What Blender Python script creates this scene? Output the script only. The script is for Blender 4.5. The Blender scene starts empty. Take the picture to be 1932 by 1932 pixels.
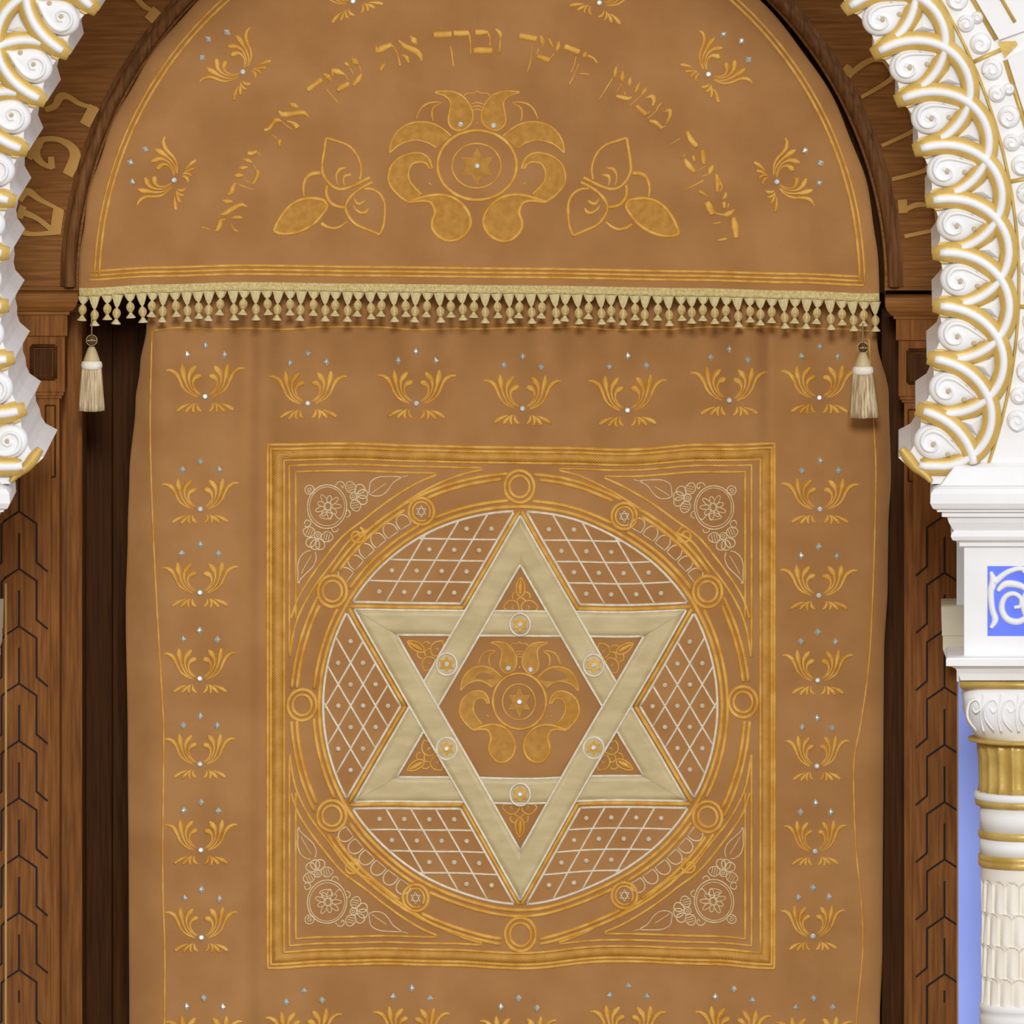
import bpy, bmesh, math, random
from mathutils import Vector, Matrix, geometry
random.seed(7)
C = bpy.context.scene.collection
PI = math.pi
# ------------------------------------------------------------------ camera frame
S, D, VX, VY = 0.0013, 45.0, 1700.0, -2300.0
CX = (VX - 966) * S
CZ = 3.0 + (966 - VY) * S
def P(px, py, y=0.0):
    k = S * (D + y) / D
    return Vector((CX + (px - VX) * k, y, CZ - (py - VY) * k))

# ------------------------------------------------------------------ materials
def lin(c):
    return tuple(((x / 255) / 12.92 if x / 255 <= .04045 else ((x / 255 + .055) / 1.055) ** 2.4) for x in c) + (1,)
def mat(name, c1, c2=None, scale=(1, 1, 1), nscale=8, rough=.6, metal=0, sheen=0, bump=0, bscale=400, bvec=(1, 1, 1), detail=4, lo=.35, hi=.65, spec=.5, wave=None, dist=1.5):
    m = bpy.data.materials.new(name); m.use_nodes = True
    nt = m.node_tree; n = nt.nodes; l = nt.links
    b = n['Principled BSDF']
    b.inputs['Roughness'].default_value = rough; b.inputs['Metallic'].default_value = metal
    b.inputs['Specular IOR Level'].default_value = spec
    if sheen:
        b.inputs['Sheen Weight'].default_value = sheen; b.inputs['Sheen Roughness'].default_value = .4
        b.inputs['Sheen Tint'].default_value = lin((255, 214, 170))
    tc = n.new('ShaderNodeTexCoord')
    if c2:
        mp = n.new('ShaderNodeMapping'); mp.inputs['Scale'].default_value = scale
        l.new(tc.outputs['Object'], mp.inputs['Vector'])
        tx = n.new('ShaderNodeTexNoise'); tx.inputs['Scale'].default_value = nscale; tx.inputs['Detail'].default_value = detail
        l.new(mp.outputs[0], tx.inputs['Vector'])
        cr = n.new('ShaderNodeValToRGB')
        cr.color_ramp.elements[0].position = lo; cr.color_ramp.elements[1].position = hi
        cr.color_ramp.elements[0].color = lin(c1); cr.color_ramp.elements[1].color = lin(c2)
        l.new(tx.outputs['Fac'], cr.inputs['Fac']); l.new(cr.outputs['Color'], b.inputs['Base Color'])
    else:
        b.inputs['Base Color'].default_value = lin(c1)
    if bump:
        mp2 = n.new('ShaderNodeMapping'); mp2.inputs['Scale'].default_value = bvec
        l.new(tc.outputs['Object'], mp2.inputs['Vector'])
        if wave:
            bt = n.new('ShaderNodeTexWave'); bt.inputs['Scale'].default_value = bscale; bt.bands_direction = wave
            bt.inputs['Distortion'].default_value = dist; out = bt.outputs['Fac']
        else:
            bt = n.new('ShaderNodeTexNoise'); bt.inputs['Scale'].default_value = bscale; out = bt.outputs['Fac']
        l.new(mp2.outputs[0], bt.inputs['Vector'])
        bp = n.new('ShaderNodeBump'); bp.inputs['Strength'].default_value = bump; bp.inputs['Distance'].default_value = .002
        l.new(out, bp.inputs['Height']); l.new(bp.outputs[0], b.inputs['Normal'])
    return m
M = {}
M['velvet'] = mat('velvet', (164, 116, 67), (175, 127, 77), (1, 1, 1), 7, rough=.85, sheen=.5, bump=.25, bscale=900, spec=.15)
M['gold'] = mat('gold_thread', (222, 158, 52), (246, 194, 92), (1, 1, 1), 30, rough=.4, metal=.1, bump=.5, bscale=260, wave='DIAGONAL')
M['goldfill'] = mat('gold_satin', (186, 130, 44), (204, 148, 60), (1, 1, 1), 60, rough=.5, metal=.05, bump=.5, bscale=200, wave='DIAGONAL')
M['braid'] = mat('braid', (188, 132, 46), (206, 150, 60), (1, 1, 1), 30, rough=.5, metal=.05, bump=.45, bscale=105, wave='DIAGONAL', dist=.2)
M['finesilver'] = mat('fine_silver_thread', (206, 184, 142), (226, 206, 168), nscale=60, rough=.45, metal=.1)
M['silver'] = mat('silver_thread', (230, 216, 186), (246, 236, 214), (1, 1, 1), 60, rough=.4, metal=.2, bump=.4, bscale=260, wave='DIAGONAL')
M['satin'] = mat('pale_satin', (190, 170, 122), (204, 184, 136), (1, 1, 3), 14, rough=.45, sheen=.2, bump=.2, bscale=700)
M['fringe'] = mat('fringe_thread', (196, 176, 118), (232, 216, 166), (1, 1, .2), 220, rough=.6, bump=.6, bscale=500, bvec=(1, 1, .12))
M['fringebraid'] = mat('fringe_braid', (186, 162, 98), (218, 198, 134), (1, 1, 1), 160, rough=.65, bump=1.0, bscale=230)
M['bead'] = mat('wound_bead', (188, 158, 92), (240, 220, 164), (1, 1, .1), 160, rough=.45, bump=.5, bscale=400, bvec=(1, 1, .1))
M['tassel'] = mat('tassel_thread', (150, 122, 80), (230, 208, 168), (1, 1, .05), 200, rough=.55, bump=.6, bscale=500, bvec=(1, 1, .05))
M['collar'] = mat('tassel_collar', (236, 226, 204), (246, 240, 226), (1, 1, 1), 200, rough=.8, bump=.6, bscale=300)
M['amber'] = mat('amber_glass', (96, 70, 34), rough=.12, metal=.3)
M['crystal'] = mat('crystal', (216, 222, 218), rough=.4, metal=.4)
M['sequin'] = mat('sequin', (196, 198, 184), rough=.3, metal=.6)
M['pearl'] = mat('pearl', (206, 190, 160), rough=.5, spec=.4)
M['woodH'] = mat('oak_horizontal', (112, 70, 30), (152, 100, 48), (1.2, 14, 22), 6, spec=.12, rough=.6, bump=.3, bscale=10, bvec=(2, 20, 40), detail=8, lo=.3, hi=.72)
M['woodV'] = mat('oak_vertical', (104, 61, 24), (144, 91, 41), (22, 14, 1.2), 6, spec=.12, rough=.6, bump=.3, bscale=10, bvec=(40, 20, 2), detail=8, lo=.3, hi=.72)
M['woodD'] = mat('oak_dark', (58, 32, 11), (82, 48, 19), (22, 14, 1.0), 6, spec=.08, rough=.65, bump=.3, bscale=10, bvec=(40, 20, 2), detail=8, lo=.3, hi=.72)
M['groove'] = mat('groove', (34, 18, 8), rough=.9)
M['gilt'] = mat('gilt_letter', (172, 126, 54), (186, 140, 64), nscale=6, rough=.45, metal=.35)
M['plaster'] = mat('plaster', (236, 234, 232), (243, 242, 240), nscale=5, rough=.7, bump=.15, bscale=120, spec=.3)
M['giltpaint'] = mat('gilt_paint', (204, 166, 82), (216, 180, 98), nscale=20, rough=.45, metal=.2, bump=.3, bscale=160)
M['giltdeep'] = mat('gilt_deep', (192, 158, 78), (216, 184, 104), nscale=20, rough=.4, metal=.2, bump=.2, bscale=160)
M['blue'] = mat('blue_paint', (98, 122, 246), (110, 134, 250), nscale=6, rough=.7)
M['lilac'] = mat('lilac_wall', (150, 168, 250), (158, 176, 252), nscale=3, rough=.8)
M['woodL'] = mat('oak_edge', (176, 132, 74), (198, 156, 96), (22, 14, 1.0), 6, rough=.6, spec=.15)
M['stucco_shaded'] = mat('stucco_shaded', (206, 196, 166), (214, 204, 176), nscale=5, rough=.8)  # beige puts the shade on the white trim into its colour
M['plasterwarm'] = mat('plaster_warm', (238, 230, 215), (242, 236, 224), nscale=5, rough=.7, spec=.3)
M['woodM'] = mat('oak_moulding', (92, 58, 30), (130, 86, 48), (22, 14, 1.2), 6, rough=.6, spec=.12, detail=8)
M['dimple_shade'] = mat('dimple_shade', (196, 176, 140), rough=.8)
M['stone'] = mat('floor_stone', (150, 132, 110), (166, 148, 126), nscale=4, rough=.4)

# ------------------------------------------------------------------ mesh helpers
class MB:
    def __init__(s): s.v = []; s.f = []; s.m = []
    def add(s, vs, fs, m=0):
        o = len(s.v); s.v += [tuple(v) for v in vs]
        for f in fs: s.f.append(tuple(i + o for i in f)); s.m.append(m)
    def build(s, name, mats, parent=None, smooth=True, bevel=0):
        me = bpy.data.meshes.new(name); me.from_pydata(s.v, [], s.f)
        for k in (mats if isinstance(mats, (list, tuple)) else [mats]): me.materials.append(M[k])
        for p, mi in zip(me.polygons, s.m): p.material_index = mi
        bm = bmesh.new(); bm.from_mesh(me)
        bmesh.ops.recalc_face_normals(bm, faces=bm.faces)
        if bevel:
            bmesh.ops.remove_doubles(bm, verts=bm.verts, dist=1e-5)
            ed = [e for e in bm.edges if len(e.link_faces) == 2 and e.calc_face_angle() > .5]
            bmesh.ops.bevel(bm, geom=ed, offset=bevel, segments=2, affect='EDGES', profile=.5)
        bm.to_mesh(me); bm.free()
        if smooth:
            for p in me.polygons: p.use_smooth = True
        o = bpy.data.objects.new(name, me); C.objects.link(o)
        if parent: attach(o, parent)
        return o
def chain_loc(p):
    v = Vector((0, 0, 0))
    while p: v += p.location; p = p.parent
    return v
def attach(o, parent):
    o.parent = parent; o.matrix_parent_inverse = Matrix.Translation(-chain_loc_abs(parent))
def chain_loc_abs(o):
    # absolute position: every parent is un-offset by matrix_parent_inverse, so its own location is already absolute
    return o.location.copy()
def thing(name, label, cat, loc, group=None):
    o = bpy.data.objects.new(name, None); o.empty_display_size = .1; C.objects.link(o)
    o.location = loc; o['label'] = label; o['category'] = cat
    if group: o['group'] = group
    return o
def struct(o): o['kind'] = 'structure'; return o
def cr(pts, n=6, closed=False):
    q = []; N = len(pts)
    if N < 3 and not closed: return [tuple(pts[0]), tuple((a + b) / 2 for a, b in zip(pts[0], pts[1])), tuple(pts[1])]
    rng = range(N) if closed else range(N - 1)
    g = (lambda i: pts[i % N]) if closed else (lambda i: pts[max(0, min(N - 1, i))])
    for i in rng:
        a, b, c, d = g(i - 1), g(i), g(i + 1), g(i + 2)
        for k in range(n):
            t = k / n
            q.append(tuple(.5 * (2 * b[j] + (c[j] - a[j]) * t + (2 * a[j] - 5 * b[j] + 4 * c[j] - d[j]) * t * t + (3 * b[j] - a[j] - 3 * c[j] + d[j]) * t ** 3) for j in range(len(b))))
    if not closed: q.append(tuple(pts[-1]))
    return q
def interp(tab, x):
    if x <= tab[0][0]: return tab[0][1]
    for (a, b), (c, d) in zip(tab, tab[1:]):
        if x <= c:
            t = (x - a) / (c - a); t = t * t * (3 - 2 * t)
            return b + (d - b) * t
    return tab[-1][1]
def clamp(x, a=0., b=1.): return max(a, min(b, x))
class Surf:
    def __init__(s, base, fold=None, warp=None): s.base = base; s.fold = fold; s.warp = warp
    def pt(s, u, v, h=0.0):
        vv = v + (s.warp(u, v) if s.warp else 0)
        p = P(u, vv, s.base)
        p.y += (s.fold(u, v) if s.fold else 0) - h
        return p
CS = [(-1, -.12), (-.82, .5), (-.45, .88), (0, 1), (.45, .88), (.82, .5), (1, -.12)]
def cord(mb, sf, pts, w, h=None, closed=False, n=6, smooth=True, m=0, h0=0.0, hf=None):
    """rounded raised cord / satin stroke; w = width in px (number or list along pts)"""
    ws = w if isinstance(w, (list, tuple)) else [w] * len(pts)
    q = [(p[0], p[1], ww) for p, ww in zip(pts, ws)]
    if smooth: q = cr(q, n, closed)
    N = len(q); rows = []
    hm = h if h is not None else None
    for i, (x, y, ww) in enumerate(q):
        a = q[(i - 1) % N] if closed else q[max(0, i - 1)]
        b = q[(i + 1) % N] if closed else q[min(N - 1, i + 1)]
        dx, dy = b[0] - a[0], b[1] - a[1]; L = math.hypot(dx, dy) or 1
        nx, ny = -dy / L, dx / L
        ww = max(ww, .6)
        hh = hm if hm is not None else min(ww * S * .52, .0062)
        hb = h0 + (hf(i / (N - 1)) if hf else 0)
        rows.append([sf.pt(x + nx * t * ww / 2, y + ny * t * ww / 2, hb + e * hh) for t, e in CS])
    vs = [p for r in rows for p in r]; fs = []; K = len(CS)
    for i in range(N if closed else N - 1):
        j = (i + 1) % N
        for k in range(K - 1): fs.append((i * K + k, i * K + k + 1, j * K + k + 1, j * K + k))
    if not closed:
        fs.append(tuple(range(K))); fs.append(tuple((N - 1) * K + k for k in range(K))[::-1])
    mb.add(vs, fs, m)
def fill(mb, sf, poly, h=.0015, sub=0, m=0):
    n = len(poly)
    tr = geometry.tessellate_polygon([[Vector((x, y, 0)) for x, y in poly]])
    V = [sf.pt(x, y, h) for x, y in poly]
    mb.add(V, [tuple(t) for t in tr], m)
    W = [sf.pt(x, y, h) for x, y in poly] + [sf.pt(x, y, -.001) for x, y in poly]
    mb.add(W, [(i, (i + 1) % n, n + (i + 1) % n, n + i) for i in range(n)], m)
def ell(cx, cy, rx, ry=None, n=40, a0=0, a1=360):
    ry = ry or rx; full = abs(a1 - a0) >= 360
    k = n if full else n + 1
    return [(cx + rx * math.cos(math.radians(a0 + (a1 - a0) * i / n)), cy + ry * math.sin(math.radians(a0 + (a1 - a0) * i / n))) for i in range(k)]
def ring(mb, sf, cx, cy, rx, ry=None, w=5, a0=0, a1=360, h=None, m=0, n=40, h0=0):
    p = ell(cx, cy, rx, ry, n, a0, a1)
    cord(mb, sf, p, w, h, closed=abs(a1 - a0) >= 360, smooth=False, m=m, h0=h0)
def dome(mb, sf, poly, h, h0=0, m=0, prof=((1, 0), (.97, .35), (.88, .66), (.7, .87), (.4, .97))):
    n = len(poly); cx = sum(p[0] for p in poly) / n; cy = sum(p[1] for p in poly) / n
    V = []; F = []
    for s, e in prof:
        V += [sf.pt(cx + (x - cx) * s, cy + (y - cy) * s, h0 + e * h) for x, y in poly]
    for r in range(len(prof) - 1):
        for i in range(n):
            j = (i + 1) % n; F.append((r * n + i, r * n + j, (r + 1) * n + j, (r + 1) * n + i))
    V.append(sf.pt(cx, cy, h0 + h)); F += [((len(prof) - 1) * n + i, (len(prof) - 1) * n + (i + 1) % n, len(V) - 1) for i in range(n)]
    mb.add(V, F, m)
def box(mb, x0, x1, y0, y1, z0, z1, m=0):
    V = [(x, y, z) for x in (x0, x1) for y in (y0, y1) for z in (z0, z1)]
    mb.add(V, [(0, 1, 3, 2), (4, 6, 7, 5), (0, 4, 5, 1), (2, 3, 7, 6), (0, 2, 6, 4), (1, 5, 7, 3)], m)
def pbox(mb, pxa, pxb, pya, pyb, yf, yb, m=0):
    """box whose FRONT face has the given pixel extents on plane yf, reaching back to yb"""
    a = P(pxa, pya, yf); b = P(pxb, pyb, yf)
    box(mb, a.x, b.x, yf, yb, b.z, a.z, m)
def lathe(mb, cx, cy, prof, n=32, m=0, rf=None):
    """prof: list of (radius, z); rf(angle, i) multiplies the radius"""
    V = []; F = []
    for i, (r, z) in enumerate(prof):
        for k in range(n):
            a = 2 * PI * k / n; rr = r * (rf(a, i) if rf else 1)
            V.append((cx + rr * math.cos(a), cy + rr * math.sin(a), z))
    for i in range(len(prof) - 1):
        for k in range(n):
            j = (k + 1) % n; F.append((i * n + k, i * n + j, (i + 1) * n + j, (i + 1) * n + k))
    F.append(tuple(range(n))); F.append(tuple((len(prof) - 1) * n + k for k in range(n))[::-1])
    mb.add(V, F, m)
def dup(o, loc, parent):
    c = o.copy(); C.objects.link(c); c.location = loc
    c.parent = parent; c.matrix_parent_inverse = Matrix.Translation(-parent.location)
    return c

# proto meshes for gems (linked only through copies)
def gem_mesh(name, kind, mk):
    mb = MB()
    if kind == 'diamond':
        a, b, t = 6.6 * S, 8.2 * S, .0022
        V = [(a, 0, 0), (0, 0, b), (-a, 0, 0), (0, 0, -b), (a * .5, -t, 0), (0, -t, b * .5), (-a * .5, -t, 0), (0, -t, -b * .5), (0, -t * 1.6, 0)]
        mb.add(V, [(0, 1, 5, 4), (1, 2, 6, 5), (2, 3, 7, 6), (3, 0, 4, 7), (4, 5, 8), (5, 6, 8), (6, 7, 8), (7, 4, 8), (3, 2, 1, 0)])
    else:
        r = 5.2 * S if kind == 'bead' else 4.8 * S
        V = []; F = []; n = 8
        for e, s in ((0, 1), (.45, .95), (.85, .62)):
            V += [(r * s * math.cos(2 * PI * k / n + e), -e * r * .9, r * s * math.sin(2 * PI * k / n + e)) for k in range(n)]
        for i in range(2):
            for k in range(n): j = (k + 1) % n; F.append((i * n + k, i * n + j, (i + 1) * n + j, (i + 1) * n + k))
        F.append(tuple(2 * n + k for k in range(n))); F.append(tuple(range(n))[::-1])
        mb.add(V, F)
    me = bpy.data.meshes.new(name); me.from_pydata(mb.v, [], mb.f); me.materials.append(M[mk])
    bm = bmesh.new(); bm.from_mesh(me); bmesh.ops.recalc_face_normals(bm, faces=bm.faces); bm.to_mesh(me); bm.free()
    return me
GEM = {'diamond_sequin': gem_mesh('diamond_sequin', 'diamond', 'sequin'), 'crystal_bead': gem_mesh('crystal_bead', 'bead', 'crystal'), 'pearl_bead': gem_mesh('pearl_bead', 'pearl', 'pearl')}
def gem(kind, sf, u, v, parent, rot=0, h=.001, label=None):
    o = bpy.data.objects.new(kind, GEM[kind]); C.objects.link(o)
    o.location = sf.pt(u, v, h); o.rotation_euler = (random.uniform(-.3, .3), rot, random.uniform(-.3, .3))
    o.parent = parent; o.matrix_parent_inverse = Matrix.Translation(-parent.location)
    if label: o['label'] = label
    return o

# ================================================================== ark curtain (lower)
YC, YV = 0.06, -0.03
FB = [(240, 0), (505, -1), (660, -3), (760, 0), (880, 4), (1000, 4), (1190, 8), (1320, 0), (1460, -3), (1680, 0)]
FB2 = [(242, 0), (502, 1), (620, -5), (730, -7), (850, -4), (980, 1), (1156, -11), (1350, -6), (1458, 1), (1670, 0)]
def warp_c(u, v):
    return interp(FB, u) * clamp((1450 - v) / 600) * clamp((v - 640) / 150) + interp(FB2, u) * clamp((v - 1250) / 560)
def fold_c(u, v):
    a = .5 + 2.6 * math.exp(-max(0, v - 640) / 190.)
    f = a * (.0045 * math.sin(u / 34. + .6) + .0035 * math.sin(u / 19.5 + 2) + .005 * math.sin(u / 61.))
    f += a * .0055 * math.exp(-((u - 1452) / 16.) ** 2) - a * .004 * math.exp(-((u - 1500) / 24.) ** 2)
    f += .006 * math.exp(-((u - 462) / 20.) ** 2) - .008 * math.exp(-((u - 490) / 14.) ** 2) * (.4 + .6 * clamp((1500 - v) / 600))
    f -= .0012 * (interp(FB, u) * clamp((1450 - v) / 600) + interp(FB2, u) * clamp((v - 1250) / 560))
    f += .0022 * math.sin(u / 83. + v / 97.) * math.sin(v / 140. - u / 210.)
    f += .0011 * math.sin(u / 27. - v / 31.) * math.sin(v / 45. + u / 90.)
    if u < 312: f += ((312 - u) / 72.) ** 2 * .03
    if u > 1622: f += ((u - 1622) / 58.) ** 2 * .03
    return f
SC = Surf(YC, fold_c, warp_c)
EL = [(560, 288), (620, 276), (690, 264), (760, 255), (900, 243), (1000, 240), (1150, 236), (1400, 240), (1700, 242), (1932, 243), (2140, 244)]
ER = [(560, 1640), (640, 1655), (750, 1677), (900, 1681), (1000, 1676), (1100, 1675), (1240, 1668), (1400, 1667), (1780, 1665), (1932, 1660), (2140, 1658)]
def shell(V, nu, nv, th=.003):
    """sheet of (nv+1)*(nu+1) points with a back side th behind it"""
    n = len(V); W = nu + 1; F = []
    V = V + [v + Vector((0, th, 0)) for v in V]
    for i in range(nv):
        for j in range(nu):
            k = i * W + j; F += [(k, k + 1, k + W + 1, k + W), (n + k, n + k + W, n + k + W + 1, n + k + 1)]
    for j in range(nu):
        F += [(j, n + j, n + j + 1, j + 1), (nv * W + j, nv * W + j + 1, n + nv * W + j + 1, n + nv * W + j)]
    for i in range(nv):
        a, b = i * W, (i + 1) * W; F += [(a, b, n + b, n + a), (a + nu, n + a + nu, n + b + nu, b + nu)]
    mb = MB(); mb.add(V, F); return mb
def grid_cloth(sf, v0, v1, nv, nu, L, R):
    V = []
    for i in range(nv + 1):
        v = v0 + (v1 - v0) * i / nv
        a, b = L(v), R(v)
        for j in range(nu + 1): V.append(sf.pt(a + (b - a) * j / nu, v, 0))
    return shell(V, nu, nv)
curtain = thing('ark_curtain', 'long tan velvet curtain embroidered with a large pale six-pointed star in a gold square', 'curtain', P(962, 2140, YC))
cl = grid_cloth(SC, 505, 2140, 270, 360, lambda v: interp(EL, v), lambda v: interp(ER, v)).build('cloth', 'velvet', curtain)

def emb(name, sf, parent, strokes=(), fills=(), mats=('gold', 'goldfill'), label=None):
    mb = MB()
    for a in fills: fill(mb, sf, a, .0013, m=1 if len(mats) > 1 else 0)
    for pts, w in strokes: cord(mb, sf, pts, w)
    o = mb.build(name, list(mats), parent)
    if label: o['label'] = label
    return o
# edge cords
LC = [(287, 622), (283, 780), (285, 900), (290, 1030), (299, 1200), (307, 1330), (309, 1400), (307, 1650), (311, 1800), (310, 1960), (310, 2120)]
RC = [(1640, 640), (1649, 800), (1653, 900), (1648, 1100), (1640, 1250), (1625, 1360), (1612, 1430), (1611, 1500), (1615, 1600), (1625, 1700), (1628, 1790), (1618, 1900), (1615, 1960), (1612, 2120)]
for pts in (LC, RC): emb('edge_cord', SC, curtain, [(pts, 3.6)])
emb('edge_cord', SC, curtain, [([(287, 622)] + [(x, 619 + 3 * math.sin(x / 60.)) for x in range(330, 1640, 40)] + [(1640, 624)], 4.2)])

# lily motif -----------------------------------------------------
LS = 10.17
LEAF = [([(160, 690), (260, 690), (370, 760), (440, 880), (490, 1000), (570, 1100), (680, 1170), (800, 1215)], [26, 66, 88, 66, 52, 44, 32, 12]),
        ([(488, 575), (492, 660), (510, 760), (540, 880), (585, 1000), (660, 1110), (790, 1198)], [24, 104, 108, 58, 40, 34, 14]),
        ([(762, 612), (700, 680), (640, 760), (620, 870), (645, 980), (715, 1090), (830, 1178)], [44, 112, 92, 50, 36, 30, 12]),
        ([(862, 800), (800, 815), (728, 862), (697, 940), (715, 1025), (775, 1105), (865, 1172)], [70, 118, 84, 48, 34, 28, 12]),
        ([(375, 1478), (470, 1415), (560, 1370), (650, 1338)], [56, 82, 50, 14]),
        ([(556, 1502), (606, 1440), (668, 1378), (725, 1335)], [48, 78, 50, 12]),
        ([(722, 1512), (700, 1440), (716, 1375), (752, 1320)], [34, 66, 44, 12]),
        ([(866, 1496), (812, 1452), (785, 1392), (792, 1325)], [28, 70, 56, 14])]
def lily(sf, parent, bx, by, sx=1., sy=1., rot=0., name='embroidered_lily', gems=True):
    ca, sa = math.cos(math.radians(rot)), math.sin(math.radians(rot))
    def T(x, y):
        x = (x - 938) / LS * sx; y = (y - 1200) / LS * sy
        return (bx + x * ca - y * sa, by + x * sa + y * ca)
    mb = MB()
    for k in (0, 1):
        for pts, ws in LEAF:
            q = [T(x if not k else 1876 - x, y) for x, y in pts]
            cord(mb, sf, q, [a / LS * (sx + sy) / 2 for a in ws], n=4)
    o = mb.build(name, 'gold', parent)
    if gems:
        for x, y in ((938, 215), (575, 395), (1310, 405)):
            u, v = T(x, y)
            if v > -10: gem('diamond_sequin', sf, u, v, o, rot=math.radians(rot))
        u, v = T(938, 1205); gem('crystal_bead', sf, u, v, o)
    return o
for x, y in ((387, 748), (581, 762), (786, 759), (986, 766), (1184, 766), (1376, 755), (1546, 752)): lily(SC, curtain, x, y, .97, 1)
for (x, y), s in zip(((378, 960), (377, 1118), (377, 1280), (377, 1441), (379, 1603), (380, 1768)), (.95, .95, .9, .87, .9, .9)): lily(SC, curtain, x, y, s, .93)
for (x, y), s in zip(((1547, 962), (1545, 1124), (1543, 1284), (1541, 1445), (1538, 1605), (1534, 1765)), (.97, .96, .88, .8, .78, .8)): lily(SC, curtain, x, y, s, .93)
for x, y in ((385, 1978), (573, 1970), (776, 1968), (978, 1979), (1185, 1970), (1384, 1967), (1536, 1979)): lily(SC, curtain, x, y, .95, 1)

# square frame ----------------------------------------------------
def rect(x0, y0, x1, y1, step=24):
    p = []
    def seg(a, b):
        n = max(2, int(math.hypot(b[0] - a[0], b[1] - a[1]) / step))
        for i in range(n): p.append((a[0] + (b[0] - a[0]) * i / n, a[1] + (b[1] - a[1]) * i / n))
    seg((x0, y0), (x1, y0)); seg((x1, y0), (x1, y1)); seg((x1, y1), (x0, y1)); seg((x0, y1), (x0, y0))
    return p
for r, w in (((505, 840, 1461, 1826), 6), ((511, 848, 1456, 1819), 5.5), ((536, 869, 1435, 1797), 5)):
    mb = MB(); cord(mb, SC, rect(*r), w, closed=True, smooth=False); mb.build('frame_cord', 'gold', curtain)
mb = MB()
a = rect(514, 851, 1453, 1815); b = rect(533, 866, 1438, 1800)
N = len(a); nb = len(b)
V = []
for i, (x, y) in enumerate(a):
    tx = 533 + (x - 514) * (1438 - 533) / (1453 - 514); ty = 866 + (y - 851) * (1800 - 866) / (1815 - 851)
    for t, h in ((0, -.001), (.0, .0014), (.5, .002), (1, .0014), (1, -.001)): V.append(SC.pt(x + (tx - x) * t, y + (ty - y) * t, h))
F = [(i * 5 + k, i * 5 + k + 1, ((i + 1) % N) * 5 + k + 1, ((i + 1) % N) * 5 + k) for i in range(N) for k in range(4)]
mb.add(V, F); mb.build('braid_border', 'braid', curtain)['label'] = 'flat woven gold braid square'
MX, MY = 982, 1332
def quad(p, qx, qy):  # mirror a top-left trace into the four quadrants
    return [(2 * MX - x if qx else x, 2 * MY - y if qy else y) for x, y in p]
def c5(p): return [(480 + x / 3.864, 800 + y / 3.864) for x, y in p]
A1 = c5([(1660, 318), (1530, 350), (1400, 400), (1250, 475), (1100, 570), (970, 665), (850, 765), (700, 850), (560, 1030), (430, 1200), (340, 1360), (290, 1500), (258, 1700)])
A2 = c5([(1330, 362), (1190, 425), (1050, 510), (920, 605), (800, 705), (640, 830), (500, 1000), (385, 1160), (310, 1290), (268, 1420)])
for qx in (0, 1):
    for qy in (0, 1):
        mb = MB()
        cord(mb, SC, quad(A1, qx, qy), 5)
        cord(mb, SC, quad(A2, qx, qy), 5)
        for (x0, y0, xe, ye) in ((546, 879, 909, 1240), (558, 891, 824, 1168)):
            l = [(xe - (xe - x0) * i / 14, y0) for i in range(15)] + [(x0, y0 + (ye - y0) * i / 14) for i in range(1, 15)]
            cord(mb, SC, quad(l, qx, qy), 4.6, smooth=False)
        mb.build('corner_cord', 'gold', curtain)
# rings and loops
LOOPS = ((980, 914, 33), (982, 1762, 33), (570, 1331, 31), (1402, 1325, 31), (627, 1117, 31), (1335, 1117, 31), (626, 1542, 31), (1335, 1545, 31), (795, 964, 27), (1178, 967, 27), (784, 1699, 27), (1178, 1699, 27))
def broken(mb, cx, cy, rx, ry, w, n=220):
    p = ell(cx, cy, rx, ry, n); ok = [all(math.hypot(x - a, (y - b) / 1.08) > r - 2 for a, b, r in LOOPS) for x, y in p]
    if all(ok): cord(mb, SC, p, w, closed=True, smooth=False); return
    st = ok.index(False); seg = []
    for i in range(n + 1):
        k = (st + i) % n
        if ok[k] and i < n: seg.append(p[k])
        else:
            if len(seg) > 3: cord(mb, SC, seg, w, smooth=False)
            seg = []
mb = MB()
for rx, ry, w in ((380, 382, 7.5), (390.5, 393.5, 7)): broken(mb, MX, MY + 2, rx, ry, w)
mb.build('inner_ring', 'gold', curtain)
mb = MB()
for rx, ry, w in ((423, 437, 7.5), (433, 446.5, 7)): broken(mb, MX, MY + 4, rx, ry, w)
mb.build('outer_ring', 'gold', curtain)
for x, y, r in ((980, 914, 26), (982, 1762, 27), (570, 1331, 25), (1402, 1325, 25), (627, 1117, 25), (1335, 1117, 25), (626, 1542, 25), (1335, 1545, 25)):
    mb = MB(); ring(mb, SC, x, y, r + 2, (r + 2) * 1.08, 7); ring(mb, SC, x, y, r - 7, (r - 7) * 1.08, 6)
    mb.build('scroll_loop', ['gold', 'velvet'], curtain)
def star6(cx, cy, r, k=.577, rot=-90):
    return [(cx + (r if i % 2 == 0 else r * k) * math.cos(math.radians(rot + 30 * i)), cy + (r if i % 2 == 0 else r * k) * math.sin(math.radians(rot + 30 * i))) for i in range(12)]
for x, y in ((795, 964), (1178, 967), (784, 1699), (1178, 1699)):
    mb = MB(); ring(mb, SC, x, y, 24, 25, 6.5); ring(mb, SC, x, y, 16.5, 18, 4.5, 60, 400)
    o = mb.build('star_loop', ['gold', 'velvet'], curtain)
    mb = MB(); t = [(x + 10 * math.cos(math.radians(-90 + 120 * i)), y + 11 * math.sin(math.radians(-90 + 120 * i))) for i in range(3)]
    cord(mb, SC, t, 2.6, closed=True, smooth=False, h0=.0026); cord(mb, SC, [(2 * x - a, 2 * y - b) for a, b in t], 2.6, closed=True, smooth=False, h0=.0026)
    mb.build('small_star', 'silver', o)['label'] = 'tiny silver six-pointed star'
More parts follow.
